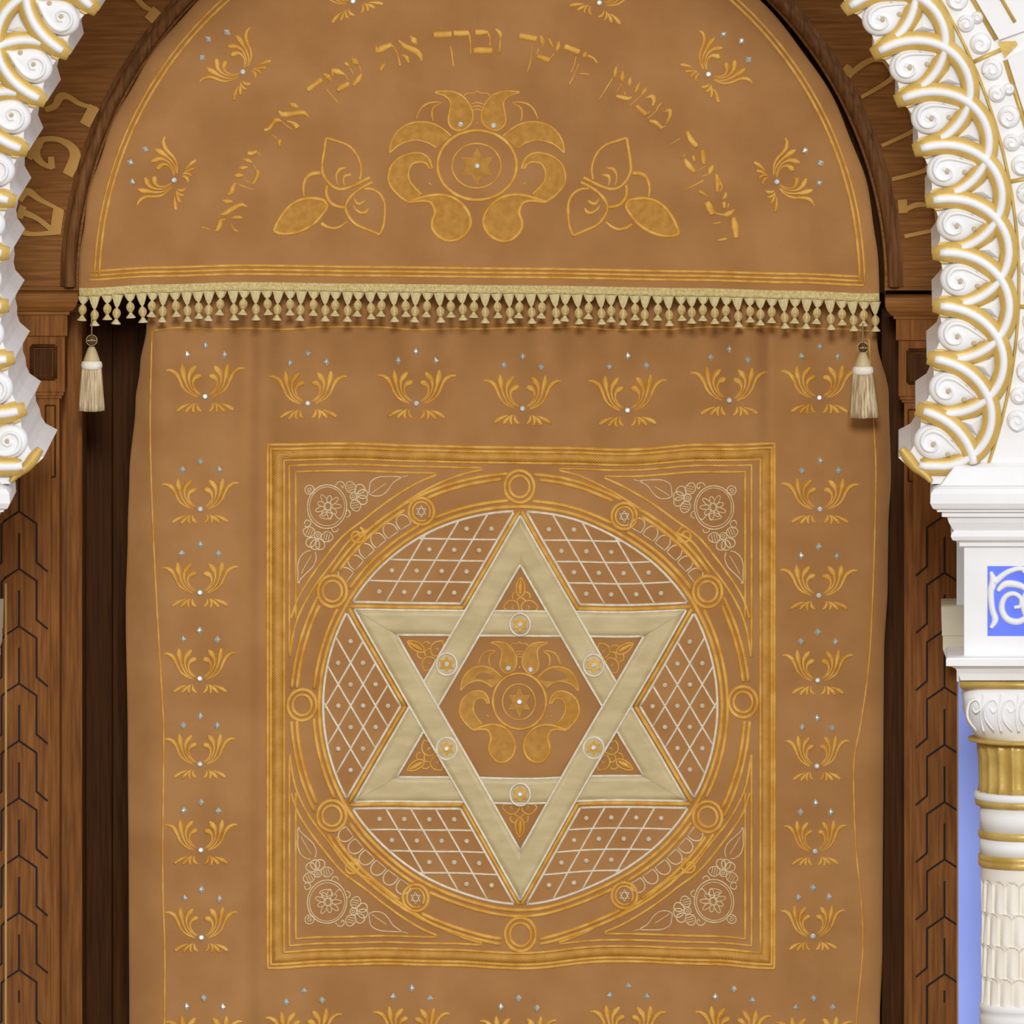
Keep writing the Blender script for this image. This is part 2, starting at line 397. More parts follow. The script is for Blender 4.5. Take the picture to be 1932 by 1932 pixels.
for x, y, s in ((673, 1013, 1), (1293, 1010, -1), (662, 1640, 1), (1301, 1640, -1)):
    mb = MB()
    cord(mb, SC, [(x + s * (17 - i * .85) * math.cos(i * .52 - 1.2), y + (17 - i * .85) * math.sin(i * .52 - 1.2)) for i in range(16)], [5.5] * 13 + [5, 4, 3])
    mb.build('small_curl', 'gold', curtain)
# arcades of little silver arches
for qx in (0, 1):
    for qy in (0, 1):
        mb = MB()
        for i in range(6):
            a = math.radians(215.5 + i * 4.15 + 1.2)
            e = (math.cos(a), math.sin(a)); t = (-e[1], e[0]); r0 = 402
            f = lambda q, d: (MX + e[0] * (r0 + d) * 1.0 + t[0] * q, MY + e[1] * (r0 + d) + t[1] * q)
            l = [f(-12, 0), f(-12.5, 12), f(-8, 21), f(0, 24), f(8, 21), f(12.5, 12), f(12, 0)]
            cord(mb, SC, quad(l, qx, qy), 2.8, n=3); cord(mb, SC, quad([f(-12, 0), f(12, 0)], qx, qy), 2.2)
        mb.build('silver_arcade', 'finesilver', curtain)['label'] = 'row of small silver embroidered arches'
# star --------------------------------------------------------------
SX, SY = 981.5, 1333
RO, RI = 364.5, 271
def tri(r, up): return [(SX + r * .992 * math.cos(math.radians((-90 if up else 90) + 120 * i)), SY + r * math.sin(math.radians((-90 if up else 90) + 120 * i))) for i in range(3)]
def band(mb, sf, a, b, c, d, h, n=26):  # quad a->b outer edge, d->c inner edge
    V = []; F = []
    for i in range(n + 1):
        t = i / n; o = (a[0] + (b[0] - a[0]) * t, a[1] + (b[1] - a[1]) * t); q = (d[0] + (c[0] - d[0]) * t, d[1] + (c[1] - d[1]) * t)
        V.append(sf.pt(*o, -.001))
        for k in range(5): V.append(sf.pt(o[0] + (q[0] - o[0]) * k / 4, o[1] + (q[1] - o[1]) * k / 4, h))
        V.append(sf.pt(*q, -.001))
    for i in range(n):
        for k in range(6): F.append((i * 7 + k, i * 7 + k + 1, (i + 1) * 7 + k + 1, (i + 1) * 7 + k))
    mb.add(V, F)
def lerp2(a, b, t): return (a[0] + (b[0] - a[0]) * t, a[1] + (b[1] - a[1]) * t)
for up in (1, 0):
    o3 = tri(RO, up); i3 = tri(RI, up)
    mb = MB(); pip = MB()
    for k in range(3):
        a, b = o3[k], o3[(k + 1) % 3]; c, d = i3[(k + 1) % 3], i3[k]
        hor = abs(a[1] - b[1]) < 40
        h = .0022 if hor else (.0038 if up else .0056)
        band(mb, SC, a, b, c, d, h)
        ln = [lerp2(a, b, i / 24) for i in range(25)]; l2 = [lerp2(d, c, i / 24) for i in range(25)]
        cord(pip, SC, ln, 4.6, .0016, smooth=False, h0=h - .0004); cord(pip, SC, l2, 4.6, .0016, smooth=False, h0=h - .0004)
    t = mb.build('star_triangle', 'satin', curtain); t['label'] = 'pale satin triangle of the large star'
    pip.build('silver_piping', 'silver', t)
# lattice panels
def rotp(x, y, deg):
    a = math.radians(deg); return (SX + x * math.cos(a) - y * math.sin(a), SY + x * math.sin(a) + y * math.cos(a))
RC_ = 372
for s in range(6):
    deg = 60 * s
    def L(q): return [rotp(x, y, deg) for x, y in q]
    n0 = 226; tmax = 201
    e1 = lambda t: (n0 + t * .5, t * .866); e2 = lambda t: (n0 + t * .5, -t * .866)
    ang = math.degrees(math.atan2(174, 326.5))
    arc = [(RC_ * math.cos(math.radians(a)), RC_ * math.sin(math.radians(a))) for a in [ang - 2 * ang * i / 20 for i in range(21)]]
    mb = MB()
    lines = [[e1(tmax * i / 10) for i in range(11)], [e2(tmax * i / 10) for i in range(11)], arc]
    for q in lines: cord(mb, SC, L(q), 5.2, smooth=False)
    gl = []
    for i in (1, 2, 3):
        for sg in (1, -1):
            b0 = (n0 + 47 * i * .5, 47 * i * .866 * sg); dv = (.5, -.866 * sg)
            # march until circle
            t = 0
            while math.hypot(b0[0] + dv[0] * t, b0[1] + dv[1] * t) < RC_ and t < 320: t += 1
            cord(mb, SC, L([(b0[0] + dv[0] * t * k / 8, b0[1] + dv[1] * t * k / 8) for k in range(9)]), 4, smooth=False)
    o = mb.build('lattice_panel', 'silver', curtain); o['label'] = 'silver embroidered lattice with a bead in each cell'
    for i in range(4):
        for j in range(4):
            x = n0 + 47 * ((i + .5) + (j + .5)) * .5; y = 47 * ((i + .5) - (j + .5)) * .866
            if math.hypot(x, y) < RC_ - 14: u, v = rotp(x, y, deg); gem('pearl_bead', SC, u, v, o)
    mb = MB()
    for e in (e1, e2):
        cord(mb, SC, L([(p[0] - 9, p[1]) for p in [e(212 * i / 10) for i in range(11)]]), 7.5, smooth=False)
    mb.build('gold_piping', 'gold', curtain)
# rosettes on the star
for s in range(6):
    x, y = rotp(160 * math.cos(math.radians(30 + 60 * s)), 161 * math.sin(math.radians(30 + 60 * s)), 0)
    if s in (1, 4): y = SY + (157 if s == 1 else -157) + (8 if s == 1 else 0)
    mb = MB(); ring(mb, SC, x, y, 19, 21, 4.4, h=.0022, h0=.006); fill(mb, SC, star6(x, y, 15), .0074, m=1)
    o = mb.build('star_rosette', ['silver', 'gold'], curtain); gem('crystal_bead', SC, x, y, o, h=.0074)
# trefoil sprigs in the star points
def c6(p): return [(890 + x / LS - SX, 1030 + y / LS - SY) for x, y in p]
SPR = [(c6([(935, 515), (870, 620), (855, 740), (880, 850), (935, 885), (1000, 840), (1025, 730), (1000, 610), (935, 515)]), 3.4),
       (c6([(935, 560), (930, 700), (930, 850)]), [3, 9, 4]),
       (c6([(860, 790), (800, 815), (772, 870), (778, 930)]), 2.8), (c6([(1010, 790), (1090, 810), (1135, 860), (1120, 920)]), 2.8),
       (c6([(860, 970), (900, 920), (945, 910), (1000, 930), (1040, 965)]), 3),
       (c6([(590, 1095), (660, 1000), (760, 960), (860, 1000), (905, 1110), (860, 1200), (780, 1215), (680, 1170), (590, 1095)]), 2.8),
       (c6([(1300, 1095), (1220, 1000), (1110, 960), (1000, 1000), (950, 1090), (1000, 1170), (1090, 1205), (1200, 1180), (1300, 1095)]), 2.8),
       (c6([(800, 1060), (760, 1100), (800, 1130)]), 2), (c6([(1080, 1060), (1120, 1090), (1080, 1130)]), 2)]
for s in range(6):
    emb('trefoil_sprig', SC, curtain, [([rotp(x * .95, y + 6, 60 * s) for x, y in q], w) for q, w in SPR], mats=('gold',))
# flower emblem ------------------------------------------------------
def flower(sf, parent, cx, cy, sx, sy, k=1.0):
    Tm = lambda q, mir: [(cx + ((x if not mir else 1942 - x) - 971) / 5.367 * sx, cy + (y - 815) / 5.367 * sy) for x, y in q]
    ear = [(545, 75), (640, 110), (700, 170), (695, 260), (680, 340), (695, 410), (760, 460), (840, 450), (910, 390), (930, 300), (900, 210), (830, 120), (740, 75), (640, 65)]
    wing = [(85, 690), (110, 560), (190, 450), (300, 390), (420, 375), (540, 400), (640, 460), (710, 520), (640, 580), (560, 640), (480, 590), (380, 560), (280, 570), (180, 610)]
    hook = [(520, 850), (490, 760), (420, 700), (320, 690), (200, 730), (110, 810), (75, 920), (90, 1010), (150, 1090), (230, 1160), (290, 1190), (410, 1110), (340, 1040), (285, 960), (280, 870), (320, 800), (400, 780), (460, 800), (490, 850)]
    drop = [(270, 1190), (380, 1150), (500, 1120), (620, 1115), (740, 1150), (830, 1220), (890, 1310), (905, 1410), (860, 1510), (780, 1570), (680, 1590), (590, 1550), (520, 1460), (520, 1370), (545, 1290), (510, 1200), (440, 1175), (350, 1180)]
    mb = MB(); w = k
    for mir in (0, 1):
        for q in (ear, wing, hook, drop): fill(mb, sf, cr(Tm(q, mir), 3, True), .0012, m=1)
        cord(mb, sf, Tm(ear, mir), 3.6 * w, closed=True, n=4)
        cord(mb, sf, Tm(wing[:8], mir), 3.6 * w); cord(mb, sf, Tm(wing[9:] + wing[:1], mir), 3.4 * w)
        cord(mb, sf, Tm(hook[:11], mir), 4.4 * w); cord(mb, sf, Tm(hook[11:], mir), 4.2 * w)
        cord(mb, sf, Tm(drop, mir), 6.2 * w, closed=True, n=4)
        cord(mb, sf, Tm([(355, 345), (390, 260), (450, 200), (540, 175), (620, 182)], mir), [2, 3.6 * w, 4 * w, 3.6 * w, 1.5])
        cord(mb, sf, Tm([(530, 370), (515, 300), (530, 230), (600, 190)], mir), [2, 4 * w, 4 * w, 1.5])
        cord(mb, sf, Tm([(840, 112), (870, 85), (930, 85), (971, 62)], mir), 2.4 * w)
        cord(mb, sf, Tm([(480, 990), (520, 1020)], mir), [3, 1])
    for y, a in ((190, 62), (222, 52), (255, 42)):
        cord(mb, sf, Tm([(971 - a, y + 6), (971, y - 8), (971 + a, y + 6)], 0), 2.6 * w)
    cord(mb, sf, Tm([(971, 365), (971, 405)], 0), [1.5, 5])
    ring(mb, sf, cx, cy, 74.5 * sx, 65.5 * sy, 6.4 * w, n=60)
    ring(mb, sf, cx - 1, cy + 1, 46 * sx, 42 * sy, 3.4 * w, n=48)
    fill(mb, sf, [(cx + (x - cx) * sx, cy + (y - cy) * sy) for x, y in star6(cx, cy + 2, 36, .55)], .001, m=1)
    o = mb.build('flower_emblem', ['gold', 'goldfill'], parent)
    for x, y in ((805, 400), (1138, 412), (971, 822)):
        u, v = Tm([(x, y)], 0)[0]; gem('crystal_bead', sf, u, v, o, h=.002)
    return o
flower(SC, curtain, 980, 1322, .675, .805, .8)
# corner sprays -------------------------------------------------------
def c2_(p): return [(560 + x / 8.782, 890 + y / 8.782) for x, y in p]
SP = []
def sp(p, w=2.6): SP.append((c2_(p), w))
sp(ell(500, 600, 325, 360, 30) + [(825, 600)], 3); sp(ell(500, 595, 290, 320, 30) + [(790, 595)], 2)
sp(ell(210, 315, 75, 75, 14) + [(285, 315)]); sp([(200, 330), (240, 310), (215, 285), (180, 310), (190, 350), (240, 355)], 2)
sp([(640, 250), (680, 200), (740, 190), (785, 230), (760, 290), (730, 250)]); sp([(120, 880), (150, 820), (210, 830), (230, 880), (180, 930), (125, 910)])
sp([(820, 780), (880, 740), (870, 680), (830, 660)]); sp([(570, 950), (600, 1010), (660, 1010), (690, 960)])
for cx, cy, rot in ((935, 430, 0), (345, 1070, 68)):
    ca, sa = 1, 0
    R2 = lambda q: [(cx + x * ca - y * sa, cy + x * sa + y * ca) for x, y in q]
    sp(R2(ell(0, 0, 55, 55, 14) + [(55, 0)])); sp(R2(ell(0, 0, 22, 22, 10) + [(22, 0)]), 2)
    for a in (-48, -14, 20) if rot == 0 else (135, 105, 75):
        b = math.radians(a); e = (math.cos(b), math.sin(b)); f = (-e[1], e[0])
        q = [(60, 0), (100, -50), (170, -75), (225, -50), (240, 0), (225, 50), (170, 75), (100, 50), (60, 0)]
        sp(R2([(e[0] * x + f[0] * y, e[1] * x + f[1] * y) for x, y in q]), 3)
    for sg in (-1, 1):
        b = math.radians((-105 if sg < 0 else 77) if rot == 0 else (204 if sg < 0 else 12)); e = (math.cos(b), math.sin(b)); f = (-e[1], e[0])
        q = [(60, 0), (100, -70), (180, -85), (250, -30), (230, 40), (150, 80), (80, 50), (60, 0)]
        sp(R2([(e[0] * x + f[0] * y, e[1] * x + f[1] * y) for x, y in q]))
        for d in (110, 150, 190): sp(R2([(e[0] * d + f[0] * y, e[1] * d + f[1] * y) for y in (-60, 0, 60)]), 1.8)
sp([(1200, 300), (1230, 180), (1350, 105), (1500, 85), (1720, 90), (1600, 180), (1500, 320), (1400, 400), (1280, 415), (1200, 380), (1200, 300)]); sp([(1720, 90), (1840, 60)], 2); sp([(1240, 370), (1350, 290), (1480, 200)], 1.8)
sp([(300, 1340), (320, 1450), (270, 1580), (150, 1700), (60, 1790), (15, 1850), (20, 1700), (15, 1560), (60, 1420), (150, 1340), (230, 1320)]); sp([(15, 1850), (60, 1850)], 2); sp([(240, 1400), (150, 1550), (70, 1700)], 1.8)
# little bird-like flower inside the roundel
for a in range(0, 360, 40):
    b = math.radians(a); e = (math.cos(b), math.sin(b)); f = (-e[1], e[0]); ln = 170 if a % 80 else 205
    sp([(515 + e[0] * x + f[0] * y, 595 + e[1] * x + f[1] * y) for x, y in ((60, 0), (100, -38), (ln, -20), (ln, 22), (100, 36), (60, 0))], 2.2)
sp(ell(515, 595, 48, 60, 12) + [(563, 595)], 2.4); sp([(620, 720), (690, 800), (730, 780)], 2.4); sp([(370, 750), (470, 690), (590, 720), (540, 800), (420, 790), (370, 750)], 2.2)
for qx in (0, 1):
    for qy in (0, 1):
        emb('corner_spray', SC, curtain, [(quad(q, qx, qy), w * .85) for q, w in SP], mats=('finesilver',), label='fine silver spray with a roundel, flowers and two leaves')

# ================================================================== valance
def warp_v(u, v):
    return interp([(140, 4), (300, -4), (450, -8), (700, -5), (966, -2), (1300, 3), (1500, 8), (1660, 14)], u) * clamp((v - 400) / 105.)
def fold_v(u, v):
    f = .0025 * math.sin(u / 47. + v / 300.) * (.4 + .6 * clamp((v - 100) / 400.)) + .002 * math.sin(u / 90. - v / 120.)
    f += .0009 * math.sin(u / 23. + v / 37.) * math.sin(v / 41. - u / 60.)
    f += .004 * math.exp(-((u - 898) / 5.) ** 2) * .3
    rr = math.hypot(u - 905, min(0, v - 540))
    f += .02 * clamp((rr - 715) / 45.) ** 2
    return f
SV = Surf(YV, fold_v, warp_v)
def vl(v):
    d = max(0, 540 - v); return 905 - math.sqrt(max(1, 757 ** 2 - d * d)) + 2.0 * math.sin(v / 21.) * clamp((500 - v) / 60)
def vr(v):
    d = max(0, 540 - v); return 905 + math.sqrt(max(1, 754 ** 2 - d * d)) + 2.0 * math.sin(v / 26. + 1) * clamp((500 - v) / 60)
val = thing('ark_valance', 'half-round tan velvet valance with gold Hebrew lettering and a beaded fringe', 'valance', P(905, 548, YV))
V = []; F = []; nu, nv = 260, 160
for i in range(nv + 1):
    v = 548 - 764 * math.sin(i / nv * PI / 2)
    v = max(v, -213)
    a, b = vl(v), vr(v)
    for j in range(nu + 1): V.append(SV.pt(a + (b - a) * j / nu, v, 0))
shell(V, nu, nv).build('cloth', 'velvet', val)
# border cords
arcp = lambda r, a0, a1, n=90: [(905 + r * math.cos(math.radians(a0 + (a1 - a0) * i / n)), 540 + r * math.sin(math.radians(a0 + (a1 - a0) * i / n))) for i in range(n + 1)]
for r, w, y in ((727, 4.5, 510), (718, 5.5, 506)):
    mb = MB(); q = [(905 - r - 1, y - 0), (905 - r, 525 - 20)] if 0 else []
    cord(mb, SV, arcp(r, 181.5, 358.5), w, smooth=False); mb.build('border_cord', 'gold', val)
for y, x0, x1 in ((509, 172, 1622), (517, 170, 1626), (525, 168, 1630)):
    mb = MB(); cord(mb, SV, [(x0 + (x1 - x0) * i / 60, y) for i in range(61)], 5.2, smooth=False); mb.build('border_cord', 'gold', val)
flower(SV, val, 900, 312, 1, 1, 1)
def c7(p): return [(500 + x / 8.05, 240 + y / 8.05) for x, y in p]
BL = [([(930, 160), (900, 350), (870, 560), (880, 700), (960, 840), (1060, 920), (1180, 940), (1340, 890), (1460, 830), (1590, 765)], 6.2),
      ([(930, 160), (1100, 215), (1250, 270), (1370, 380), (1440, 520), (1460, 660), (1440, 800)], 5),
      ([(1630, 835), (1500, 900), (1380, 980), (1280, 1080), (1230, 1180), (1230, 1270), (1300, 1400), (1400, 1500), (1560, 1570), (1740, 1650)], 6),
      ([(1740, 1650), (1800, 1500), (1820, 1300), (1810, 1130), (1740, 1010), (1620, 940), (1500, 935)], 5.4),
      ([(940, 880), (930, 1000), (970, 1110), (1060, 1190), (1210, 1220)], 7), ([(840, 700), (720, 710), (630, 770), (590, 870), (585, 980), (600, 1060)], [8, 9, 8, 6, 5, 4]),
      ([(850, 1470), (940, 1530), (1060, 1550), (1160, 1510), (1250, 1440)], [8, 7, 6, 5, 3]),
      ([(1230, 620), (1140, 640), (1085, 720), (1090, 820), (1110, 880)], [3, 8, 5, 3, 1.5]), ([(1310, 720), (1220, 740), (1190, 800), (1210, 890)], [3, 8, 5, 2]),
      ([(1520, 1110), (1450, 1160), (1390, 1150), (1355, 1080)], [3, 7, 5, 2]), ([(1570, 1230), (1530, 1290), (1460, 1300), (1380, 1250), (1335, 1180)], [3, 7, 6, 4, 2])]
LF = [(130, 1600), (220, 1400), (330, 1240), (480, 1130), (650, 1080), (800, 1090), (900, 1120), (940, 1210), (860, 1340), (740, 1480), (560, 1590), (380, 1640), (230, 1640)]
for mir in (0, 1):
    X = lambda q: [(1798 - x if mir else x, y) for x, y in q]
    emb('lily_spray', SV, val, [(X(c7(q)), w) for q, w in BL] + [(X(c7(LF + LF[:1])), 6.4)], [X(c7(LF))])
for x, y, r, s in ((458, 135, -47, .92), (328, 340, -68, .92), (1337, 140, 45, .92), (1466, 343, 67, .92), (666, 2, -20, .92), (1131, 5, 20, .92)):
    lily(SV, val, x, y, s, s, r)
LET = {(380, 280, 11.37): [
    [([(985, 90), (1080, 110), (1190, 60)], [70, 105, 50]), ([(1200, 75), (1300, 190)], [30, 12])],
    [([(880, 220), (1000, 260), (1100, 315)], [16, 95, 20]), ([(800, 410), (900, 420), (995, 400)], [20, 105, 40]), ([(700, 580), (800, 580), (910, 590)], [20, 115, 18]), ([(1190, 460), (1210, 560), (1150, 690), (1090, 770)], [50, 105, 85, 36]), ([(910, 655), (1080, 765)], [16, 20]), ([(1105, 320), (1190, 460)], [14, 20])],
    [([(725, 740), (670, 850), (640, 940), (560, 1000)], [70, 115, 105, 60]), ([(740, 745), (1110, 890)], [26, 24])],
    [([(440, 1110), (560, 1140), (680, 1145)], [16, 115, 16]), ([(390, 1420), (520, 1400), (680, 1290), (850, 1210), (985, 1255)], [36, 110, 120, 90, 16]), ([(620, 1500), (780, 1490), (885, 1510)], [16, 110, 30])],
    [([(510, 1545), (415, 1560), (395, 1660), (345, 1770), (280, 1800)], [36, 95, 115, 110, 36]), ([(200, 1780), (100, 1735), (10, 1720)], [12, 26, 40]), ([(640, 1655), (700, 1775)], [16, 30]), ([(695, 1780), (790, 1822)], [80, 36])]],
    (490, 80, 9.2): [
    [([(510, 1045), (590, 1090), (680, 1128)], [16, 95, 16]), ([(330, 1185), (400, 1250), (560, 1240), (750, 1222), (860, 1300)], [24, 95, 100, 85, 18]), ([(470, 1360), (590, 1400), (660, 1480)], [16, 60, 110])],
    [([(385, 1372), (290, 1350), (220, 1420), (160, 1500), (80, 1520)], [30, 90, 75, 75, 60]), ([(380, 1375), (600, 1540)], 18), ([(210, 1590), (330, 1695)], 16), ([(340, 1690), (350, 1820)], [95, 40])],
    [([(1590, 275), (1650, 330), (1720, 385)], [24, 105, 36]), ([(1720, 390), (1775, 545)], 18), ([(1770, 545), (1700, 660), (1620, 755)], [50, 105, 46]), ([(1480, 350), (1570, 425)], [70, 30]), ([(1560, 430), (1640, 580)], 18)],
    [([(1110, 545), (1190, 600), (1250, 675)], [40, 95, 24]), ([(1240, 480), (1350, 510), (1485, 562)], [60, 105, 18]), ([(1260, 480), (1270, 610)], [60, 24]), ([(1480, 560), (1555, 670)], 18), ([(1555, 715), (1340, 830)], 105)],
    [([(1085, 645), (950, 740), (830, 830)], [105, 95, 95]), ([(1130, 780), (1390, 1080)], 20)]],
    (700, 40, 7.43): [
    [([(550, 205), (600, 270), (645, 330)], [16, 90, 16]), ([(380, 265), (480, 350), (620, 420), (690, 480), (708, 555)], [20, 72, 92, 72, 20]), ([(430, 465), (500, 510), (530, 590)], [16, 60, 36])],
    [([(70, 350), (95, 405), (180, 375), (290, 330)], [16, 92, 95, 70]), ([(295, 335), (370, 460), (410, 630)], [22, 22, 34]), ([(195, 595), (150, 650), (145, 705)], [24, 74, 36])],
    [([(880, 195), (1000, 190), (1130, 185)], 92), ([(1110, 350), (1130, 430), (1155, 645)], [16, 24, 26])],
    [([(1160, 175), (1260, 172), (1365, 168)], [92, 88, 80]), ([(1345, 140), (1385, 220), (1400, 465)], [26, 28, 24])],
    [([(1465, 160), (1550, 160), (1640, 160)], [92, 84, 56]), ([(1620, 140), (1665, 230), (1665, 355)], [40, 28, 22]), ([(1440, 410), (1570, 412), (1700, 415)], 96)],
    [([(1745, 105), (1810, 180), (1815, 250)], [16, 66, 36]), ([(1812, 230), (1800, 455)], 26)]],
    (970, 50, 11.365): [
    [([(110, 200), (300, 235), (485, 272)], 135), ([(375, 400), (370, 560), (340, 800), (275, 980)], [16, 24, 34, 16])],
    [([(555, 185), (605, 310), (620, 430)], [18, 115, 18]), ([(740, 255), (800, 370), (835, 445)], [44, 66, 40]), ([(955, 305), (940, 430), (905, 545)], [18, 115, 18]), ([(515, 465), (490, 625)], 34), ([(485, 635), (620, 680), (765, 725)], [85, 115, 125]), ([(770, 690), (875, 560)], [36, 18])],
    [([(1080, 430), (1240, 490), (1405, 550)], 125), ([(1330, 640), (1280, 840), (1215, 985)], 26)],
    [([(1475, 600), (1560, 612)], [140, 110]), ([(1570, 620), (1700, 680), (1785, 780)], [70, 50, 30]), ([(1380, 800), (1300, 1000), (1180, 1255)], [20, 26, 42]), ([(1400, 1005), (1500, 1012), (1625, 1030)], [36, 48, 16])]],
    (1120, 110, 12.075): [
    [([(515, 185), (490, 320), (480, 435)], [26, 105, 36]), ([(440, 440), (110, 965)], [36, 26])],
    [([(665, 285), (650, 430), (660, 555)], [18, 115, 26]), ([(650, 560), (480, 825)], 22)],
    [([(845, 425), (820, 530), (815, 635)], [18, 100, 26]), ([(1055, 545), (990, 680), (955, 790)], [18, 95, 26]), ([(505, 850), (640, 890), (780, 920), (875, 875)], [56, 105, 95, 26]), ([(710, 760), (720, 855)], 22)],
    [([(1215, 675), (1150, 750), (1090, 845)], [18, 95, 26]), ([(1090, 840), (800, 1105)], 26), ([(1180, 900), (1330, 870), (1372, 960), (1340, 1085)], [18, 105, 92, 56]), ([(975, 1075), (1090, 1190), (1195, 1285)], [80, 105, 115]), ([(1210, 1280), (1290, 1200)], 22)],
    [([(1555, 1015), (1470, 1100), (1420, 1200), (1220, 1375)], [18, 44, 30, 26]), ([(1580, 1220), (1720, 1190), (1732, 1320), (1650, 1505)], [18, 105, 92, 40]), ([(1270, 1430), (1400, 1460), (1565, 1595)], [60, 105, 66]), ([(1560, 1590), (1645, 1535)], 22)]],
    (1250, 230, 8.05): [
    [([(370, 145), (430, 270), (525, 375)], [60, 84, 72]), ([(110, 350), (265, 250)], 18)],
    [([(600, 425), (620, 540), (630, 645)], [66, 92, 46]), ([(460, 505), (490, 605)], 54), ([(330, 565), (400, 660), (495, 765)], [46, 92, 46]), ([(500, 760), (655, 670)], 18), ([(270, 540), (355, 485)], 20)],
    [([(772, 655), (735, 720), (705, 805)], [18, 92, 26]), ([(580, 830), (690, 800)], 18)],
    [([(808, 795), (835, 900), (830, 1065)], [36, 90, 36]), ([(820, 800), (900, 980), (865, 1055)], [30, 36, 14]), ([(315, 1045), (625, 888)], 22), ([(555, 1048), (700, 1135)], [66, 18])],
    [([(965, 1065), (950, 1130), (915, 1175)], [18, 62, 18]), ([(675, 1215), (720, 1310), (765, 1400)], [80, 115, 92]), ([(760, 1375), (850, 1395), (945, 1410)], 22), ([(935, 1410), (1010, 1390), (1095, 1330)], [46, 92, 16]), ([(930, 1215), (940, 1315)], 54), ([(1005, 1230), (990, 1305)], 24)],
    [([(1075, 1445), (1100, 1580), (1120, 1745)], [66, 110, 66]), ([(770, 1540), (885, 1520)], 24), ([(830, 1782), (975, 1758)], [22, 44])]]}
for (ox, oy, sc), letters in LET.items():
    for strokes in letters:
        emb('embroidered_letter', SV, val, [([(ox + x / sc, oy + y / sc) for x, y in p], [a / sc for a in w] if isinstance(w, list) else w / sc) for p, w in strokes], mats=('gold',))
# fringe ------------------------------------------------------------
mb = MB(); V = []; F = []; n = 200
for i in range(n + 1):
    u = 149 + (1659 - 149) * i / n
    for v, h in ((540, 0), (540.5, .003), (544, .0045), (546.5, .003), (549, .0045), (553, .0045), (556, .003), (556.5, 0), (556.5, -.004), (540, -.004)): V.append(SV.pt(u, v, h + .001))
for i in range(n):
    for k in range(10): F.append((i * 10 + k, i * 10 + (k + 1) % 10, (i + 1) * 10 + (k + 1) % 10, (i + 1) * 10 + k))
mb.add(V, F); mb.build('fringe_braid', 'fringebraid', val)
def fringe_proto(ln):
    """threads gathered to a point, a tuft below; origin at the braid's lower edge"""
    mb = MB()
    for k in range(15):   # individual threads
        x0 = -10.2 + 20.4 * k / 14; y0 = random.uniform(-.0025, .0025); b = random.uniform(-1.5, 1.5)
        pts = []
        for j in range(7):
            t = j / 6; e = (1 - t) ** .58 if abs(x0) > 6 else (1 - t) ** .8
            pts.append((x0 * e + b * math.sin(PI * t), y0 * (1 - t), ln * t))
        r = .9
        Vv = [];
        for (x, y, z) in pts:
            for a in range(4): Vv.append((( x + r * math.cos(a * PI / 2)) * S, y + r * math.sin(a * PI / 2) * S, -z * S))
        Ff = [(j * 4 + a, j * 4 + (a + 1) % 4, j * 4 + 4 + (a + 1) % 4, j * 4 + 4 + a) for j in range(6) for a in range(4)]
        mb.add(Vv, Ff)
    # inner body so the strands read as one bundle
    pr = [(9.4 * (1 - t) ** .62 + .8, -ln * t * S) for t in (0, .2, .4, .6, .8, 1)]
    V = []; F = []
    for r, z in pr:
        for k in range(12): a = 2 * PI * k / 12; V.append((r * S * math.cos(a), .28 * r * S * math.sin(a), z))
    for i in range(5):
        for k in range(12): F.append((i * 12 + k, i * 12 + (k + 1) % 12, i * 12 + 12 + (k + 1) % 12, i * 12 + 12 + k))
    mb.add(V, F)
    # tuft under the bead
    lathe(mb, 0, 0, [(1.2 * S, -(ln * .8) * S), (1.2 * S, -(ln + 10) * S), (2.6 * S, -(ln + 19) * S), (3.2 * S, -(ln + 22) * S), (6 * S, -(ln + 25.5) * S), (9.2 * S, -(ln + 29) * S), (9.4 * S, -(ln + 30.5) * S)], 14, rf=lambda a, i: 1 + .07 * math.sin(7 * a))
    t = mb.build('fringe_tassel', 'fringe')
    mb = MB()
    lathe(mb, 0, 0, [(1.5 * S, -(ln - .5) * S), (4.4 * S, -(ln + 2) * S), (7.3 * S, -(ln + 6) * S), (8.2 * S, -(ln + 10) * S), (7.4 * S, -(ln + 14) * S), (4.8 * S, -(ln + 18) * S), (3 * S, -(ln + 20.5) * S)], 16)
    return t, mb.build('wound_bead', 'bead')
protos = [fringe_proto(15), fringe_proto(25), fringe_proto(20)]
for i in range(70):
    u = 158 + i * (1652 - 158) / 69
    k = (0, 1)[i % 2] if random.random() > .15 else 2
    pt, pb = protos[k]
    loc = SV.pt(u, 556, .003) + Vector((random.uniform(-1.2, 1.2) * S, 0, 0))
    t = dup(pt, loc, val); t.rotation_euler = (0, random.uniform(-.07, .07), 0)
    b = pb.copy(); C.objects.link(b); b.parent = t; b.location = (0, 0, 0)
for a in protos:
    for o in a: bpy.data.objects.remove(o)

